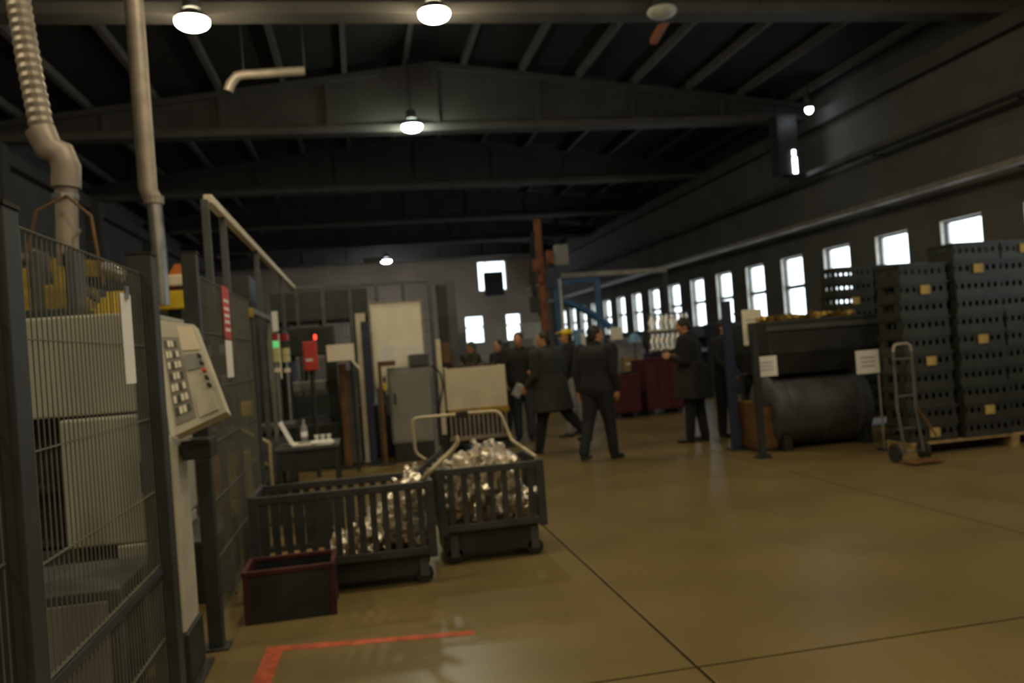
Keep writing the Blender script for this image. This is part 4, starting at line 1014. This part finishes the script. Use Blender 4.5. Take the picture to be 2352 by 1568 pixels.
# ================================================================== PEOPLE
def remesh(mb, name, mats, voxel, smooth=2, cut=None):
    me = mb.mesh(name+'_src', mats); o = bpy.data.objects.new('tmp', me); C.objects.link(o)
    r = o.modifiers.new('r', 'REMESH'); r.mode = 'VOXEL'; r.voxel_size = voxel; r.use_smooth_shade = True
    s_ = o.modifiers.new('s', 'SMOOTH'); s_.iterations = smooth; s_.factor = .5
    dg = bpy.context.evaluated_depsgraph_get(); out = bpy.data.meshes.new_from_object(o.evaluated_get(dg)); out.name = name
    bpy.data.objects.remove(o); bpy.data.meshes.remove(me)
    out.materials.clear()
    for m_ in (mats if isinstance(mats, list) else [mats]): out.materials.append(m_)
    if cut:
        bm = bmesh.new(); bm.from_mesh(out)
        for (co, no) in cut:
            bmesh.ops.bisect_plane(bm, geom=bm.verts[:]+bm.edges[:]+bm.faces[:], plane_co=co, plane_no=no, clear_outer=True)
        bm.to_mesh(out); bm.free()
    out.polygons.foreach_set('use_smooth', [True]*len(out.polygons))
    return out
def person(label, loc, heading, h=1.75, legs=((.0, 0), (.0, 0)), arms=((0, .12, .15), (0, .12, .15)), head=(0, 0), lean=0., coat=None,
           top='black', bottom='black', hair='hair', cap=None, bulk=1.0, vox=.009):
    """local frame: faces +Y, x to the right. legs: (forward swing, knee bend); arms: (forward, outward, elbow) for left, right"""
    k = h/1.75; t = thing('person', label, 'person', loc, heading)
    V = Vector
    hipz = .92; R_ = Matrix.Rotation(-lean, 3, 'X')
    def up_(p): p = V(p); return V((0, 0, hipz)) + R_ @ (p-V((0, 0, hipz)))
    J = {}
    low = 0
    for i, sx in enumerate((-1, 1)):
        sw, kb = legs[i]
        hp = V((sx*.095, 0, hipz)); kn = hp+V((sx*.012, math.sin(sw)*.43, -math.cos(sw)*.43)); an = kn+V((0, math.sin(sw-kb)*.41, -math.cos(sw-kb)*.41))
        J['hip', i], J['knee', i], J['ank', i] = hp, kn, an
        f, o_, e = arms[i]
        sh = up_((sx*.185*bulk, 0, 1.43)); d1 = V((sx*math.sin(o_), math.sin(f)*math.cos(o_), -math.cos(f)*math.cos(o_)))
        el = sh+R_@d1*.29; f2 = f+e; d2_ = V((sx*math.sin(o_*.2) - sx*.25*math.sin(min(e, 1.2)), math.sin(f2), -math.cos(f2))).normalized()
        wr = el+R_@d2_*.25; J['sh', i], J['el', i], J['wr', i], J['hd', i] = sh, el, wr, (R_@d2_).normalized()
    low = min(J['ank', 0].z, J['ank', 1].z)-.075
    off = V((0, 0, -low))
    # ---- body
    b = MB()
    b.ell(up_((0, 0, .98)), .15*bulk, .105*bulk, .13); b.ell(up_((0, .0, 1.13)), .135*bulk, .10*bulk, .15); b.ell(up_((0, .0, 1.31)), .165*bulk, .115*bulk, .17)
    b.rc(up_((-.13, 0, 1.43)), up_((.13, 0, 1.43)), .065, .065); nk = up_((0, .005, 1.42)); hc = up_((0, .03, 1.62)); b.rc(nk, hc+V((0, -.01, -.03)), .062, .055)
    HR = (R_ @ Matrix.Rotation(head[0], 3, 'Z') @ Matrix.Rotation(-head[1], 3, 'X'))
    hp_ = lambda p: hc + HR @ V(p)
    b.ell(hp_((0, -.012, .03)), .076, .095, .098, 20, 14, HR); b.ell(hp_((0, .022, -.035)), .058, .07, .075, 18, 12, HR)
    b.rc(hp_((0, .05, -.085)), hp_((0, .06, -.075)), .028, .026)
    b.rc(hp_((0, .083, .012)), hp_((0, .104, -.022)), .010, .015); b.ell(hp_((0, .083, -.052)), .024, .012, .011, 12, 8, HR)
    for sx in (-1, 1):
        b.ell(hp_((sx*.075, -.005, -.005)), .010, .02, .032, 10, 8, HR); b.rc(hp_((sx*.015, .083, .03)), hp_((sx*.045, .072, .03)), .009, .009, 8)
        b.ell(hp_((sx*.04, .058, -.02)), .022, .02, .022, 10, 8, HR)
    for i, sx in enumerate((-1, 1)):
        b.rc(J['hip', i], J['knee', i], .085*bulk, .055); b.rc(J['knee', i], J['ank', i], .055, .038); b.ell(J['knee', i].lerp(J['ank', i], .3)+V((0, -.006, 0)), .046, .048, .09)
        fo = J['ank', i]+V((0, 0, -.04)); b.rc(fo, fo+V((sx*.02, .15, -.015)), .035, .028)
        b.rc(J['sh', i], J['el', i], .052*bulk, .038); b.rc(J['el', i], J['wr', i], .038, .026)
        d = J['hd', i]; wr = J['wr', i]; sd = d.cross(V((sx, 0, 0))); sd = sd.normalized() if sd.length > .1 else V((0, 1, 0)); nm = d.cross(sd).normalized()
        if nm.x*sx > 0: nm = -nm       # palm faces the body
        pc2 = wr+d*.055
        for q_ in (-.026, -.009, .009, .026):
            b.rc(wr+d*.015+sd*q_*.6, wr+d*.085+sd*q_, .016, .0135, 8)
        for n_, (q_, L) in enumerate(((-.031, .062), (-.0105, .076), (.0105, .08), (.031, .07))):
            r0 = wr+d*.08+sd*q_; r1 = r0+d*L*.5+nm*.006; r2 = r1+d*L*.32+nm*.018; r3 = r2+d*L*.22+nm*.022
            b.rc(r0, r1, .0105, .0098, 8); b.rc(r1, r2, .0098, .009, 8); b.rc(r2, r3, .009, .008, 8)
        th0 = wr+d*.03+sd*.03; th1 = th0+d*.035+sd*.026+nm*.012; th2 = th1+d*.03+sd*.006+nm*.012; b.rc(th0, th1, .014, .011, 8); b.rc(th1, th2, .011, .0095, 8)
    b.v = [tuple((V(p)+off)*k) for p in b.v]
    me = remesh(b, 'body', [M['skin'], M['lip']], vox, 1)
    mc = (hp_((0, .092, -.052))+off)*k
    for p in me.polygons:
        if (Vector(p.center)-mc).length < .021*k: p.material_index = 1
    link('body', me, t)
    for sx in (-1, 1):
        MB().ell((hp_((sx*.03, .079, .010))+off)*k, .011*k, .009*k, .007*k, 10, 8).build('eye', M['eye'], t, smooth=True)
    # ---- hair / cap
    q = MB(); q.ell(hp_((0, -.03, .045)), .088, .098, .095, 20, 14, HR); q.ell(hp_((0, -.055, -.01)), .08, .062, .08, 18, 12, HR)
    q.v = [tuple((V(p)+off)*k) for p in q.v]; link('hair', remesh(q, 'hair', M[hair], .012, 1), t)
    if cap:
        q = MB(); q.ell(hp_((0, -.02, .07)), .096, .108, .075, 20, 12, HR); q.prism([hp_((-.06, .06, .085)), hp_((.06, .06, .085)), hp_((.05, .16, .07)), hp_((-.05, .16, .07))], HR@V((0, 0, .012)))
        q.v = [tuple((V(p)+off)*k) for p in q.v]; q.build('cap', M[cap], t, smooth=True)
    # ---- trousers
    q = MB(); q.ell((0, 0, hipz+.03), .165*bulk, .125*bulk, .13)
    for i in range(2):
        q.rc(J['hip', i], J['knee', i], .105*bulk, .082); q.rc(J['knee', i], J['ank', i]+V((0, 0, .01)), .082, .066)
    q.v = [tuple((V(p)+off)*k) for p in q.v]; link('trousers', remesh(q, 'trousers', M[bottom], .014, 2), t)
    # ---- jacket / coat
    q = MB()
    for sx in (-1, 0, 1):
        q.rc(up_((sx*.055*bulk, 0, .93)), up_((sx*.045*bulk, 0, 1.14)), .125*bulk, .118*bulk, 16); q.rc(up_((sx*.045*bulk, 0, 1.14)), up_((sx*.07*bulk, 0, 1.34)), .118*bulk, .125*bulk, 16)
    q.rc(up_((-.14*bulk, 0, 1.425)), up_((.14*bulk, 0, 1.425)), .078, .078); q.rc(up_((0, -.005, 1.45)), up_((0, 0, 1.50)), .082, .074)
    if coat:
        q.tube([up_((0, 0, 1.1)), V((0, 0, .92)), V((0, coat[1], coat[0]))], 0, 20, rs=[.17*bulk, .19*bulk, .22*bulk])
        q.ell(V((0, coat[1], coat[0]+.06)), .22*bulk, .2*bulk, .08)
    for i in range(2):
        q.rc(J['sh', i], J['el', i], .074*bulk, .06); q.rc(J['el', i], J['el', i].lerp(J['wr', i], .93), .06, .047)
    q.v = [tuple((V(p)+off)*k) for p in q.v]
    link('coat' if coat else 'jacket', remesh(q, 'jacket', M[top], .014, 2), t)
    # ---- shoes
    for i, sx in enumerate((-1, 1)):
        q = MB(); a_ = J['ank', i]; fo = a_+V((0, 0, -.045))
        q.rc(a_+V((0, -.01, .0)), fo+V((0, -.02, 0)), .047, .042); q.rc(fo+V((0, -.02, .0)), fo+V((sx*.02, .13, -.005)), .042, .036); q.rc(fo+V((sx*.02, .13, -.005)), fo+V((sx*.02, .17, -.012)), .036, .028)
        q.v = [tuple((V(p)+off)*k) for p in q.v]; link('shoe', remesh(q, 'shoe', M['shoe'], .012, 1, cut=[((0, 0, .002), (0, 0, -1))]), t)
    return t, J
def R(d): return math.radians(d)
P = {}
p = atz(1384, 1055); person('man in a dark suit striding right, nearest the camera in the group', (p.x, p.y, 0), R(-52), 1.76, ((R(-13), R(8)), (R(10), R(4))), ((R(-14), .10, .3), (R(-4), .12, .45)), (R(-32), 0), .04, top='navy', bottom='navy', bulk=1.3, vox=.008)
p = atz(1275, 1040); p2, J2 = person('man in a long grey coat walking left with his back half turned', (p.x, p.y, 0), R(42), 1.76, ((R(14), R(3)), (R(-30), R(16))), ((R(5), .12, .8), (R(-8), .2, .5)), (R(38), R(8)), .05, coat=(.62, -.02), top='greycoat', bottom='black', hair='hair', bulk=1.42, vox=.008)
p = atz(1208, 1010); person('man in a dark jacket and jeans facing the camera beside the pale bin', (p.x, p.y, 0), R(165), 1.78, ((R(3), 0), (R(-3), 0)), ((R(20), .15, 1.1), (R(10), .15, .6)), (R(-8), R(14)), .03, top='black', bottom='jeans', bulk=1.2)
q = thing('clipboard', 'pale clipboard held by the man in jeans', 'clipboard', aty(1187, 895, p.y-.42)); o = B(-.05, .09, -.01, .01, -.12, .12, bev=.004).build('board', M['greycab'], q); B(-.04, .08, -.014, -.01, -.11, .1).build('sheet', M['lightcloth'], q); B(-.01, .05, -.022, -.014, .09, .12).build('clip', M['steel'], q); q.rotation_euler = (R(-25), R(35), 0)
p = atz(1322, 1000); person('person in a yellow-topped cap and light trousers behind the suited man', (p.x, p.y, 0), R(85), 1.78, ((R(8), R(4)), (R(-10), R(5))), ((R(20), .1, .8), (R(5), .12, .4)), (R(5), 0), .02, top='black', bottom='lightcloth', cap='yellow', bulk=1.15)
p = atz(1163, 985); person('person in a dark jacket standing just behind the right end of the pale bin', (p.x, p.y, 0), R(120), 1.70, ((0, 0), (0, 0)), ((R(10), .15, .5), (R(10), .15, .5)), (R(10), 0), .05, top='navy', bottom='black', bulk=1.1, vox=.011)
p = atz(1602, 1014); person('person in a long dark coat with bowed head reading by the blue post', (p.x, p.y, 0), R(50), 1.78, ((R(4), 0), (R(-5), R(2))), ((R(-4), .06, 2.0), (R(-6), .06, 1.95)), (R(32), R(30)), .07, coat=(.62, 0.0), top='black', bottom='black', bulk=1.25, vox=.008)
p = atz(1662, 1003); person('person in black standing partly behind the dark blue post', (p.x+.1, p.y, 0), R(-150), 1.72, ((R(2), 0), (R(-3), 0)), ((R(10), .12, .5), (R(10), .12, .6)), (0, R(5)), .02, top='black', bottom='black', bulk=1.05, vox=.01)
p = aty(1040, 800, 15.3); person('dark haired worker behind the left end of the pale bin', (p.x, 15.3, 0), R(150), 1.72, ((0, 0), (0, 0)), ((R(20), .15, .8), (R(20), .15, .8)), (0, R(14)), .08, top='black', bottom='black', vox=.012)
p = aty(1092, 800, 16.6); person('worker in brown bending over the middle of the pale bin', (p.x, 16.6, 0), R(100), 1.72, ((0, 0), (0, 0)), ((R(30), .15, .8), (R(30), .15, .8)), (0, R(14)), .1, top='olive', bottom='black', hair='greyhair', bulk=1.1, vox=.012)
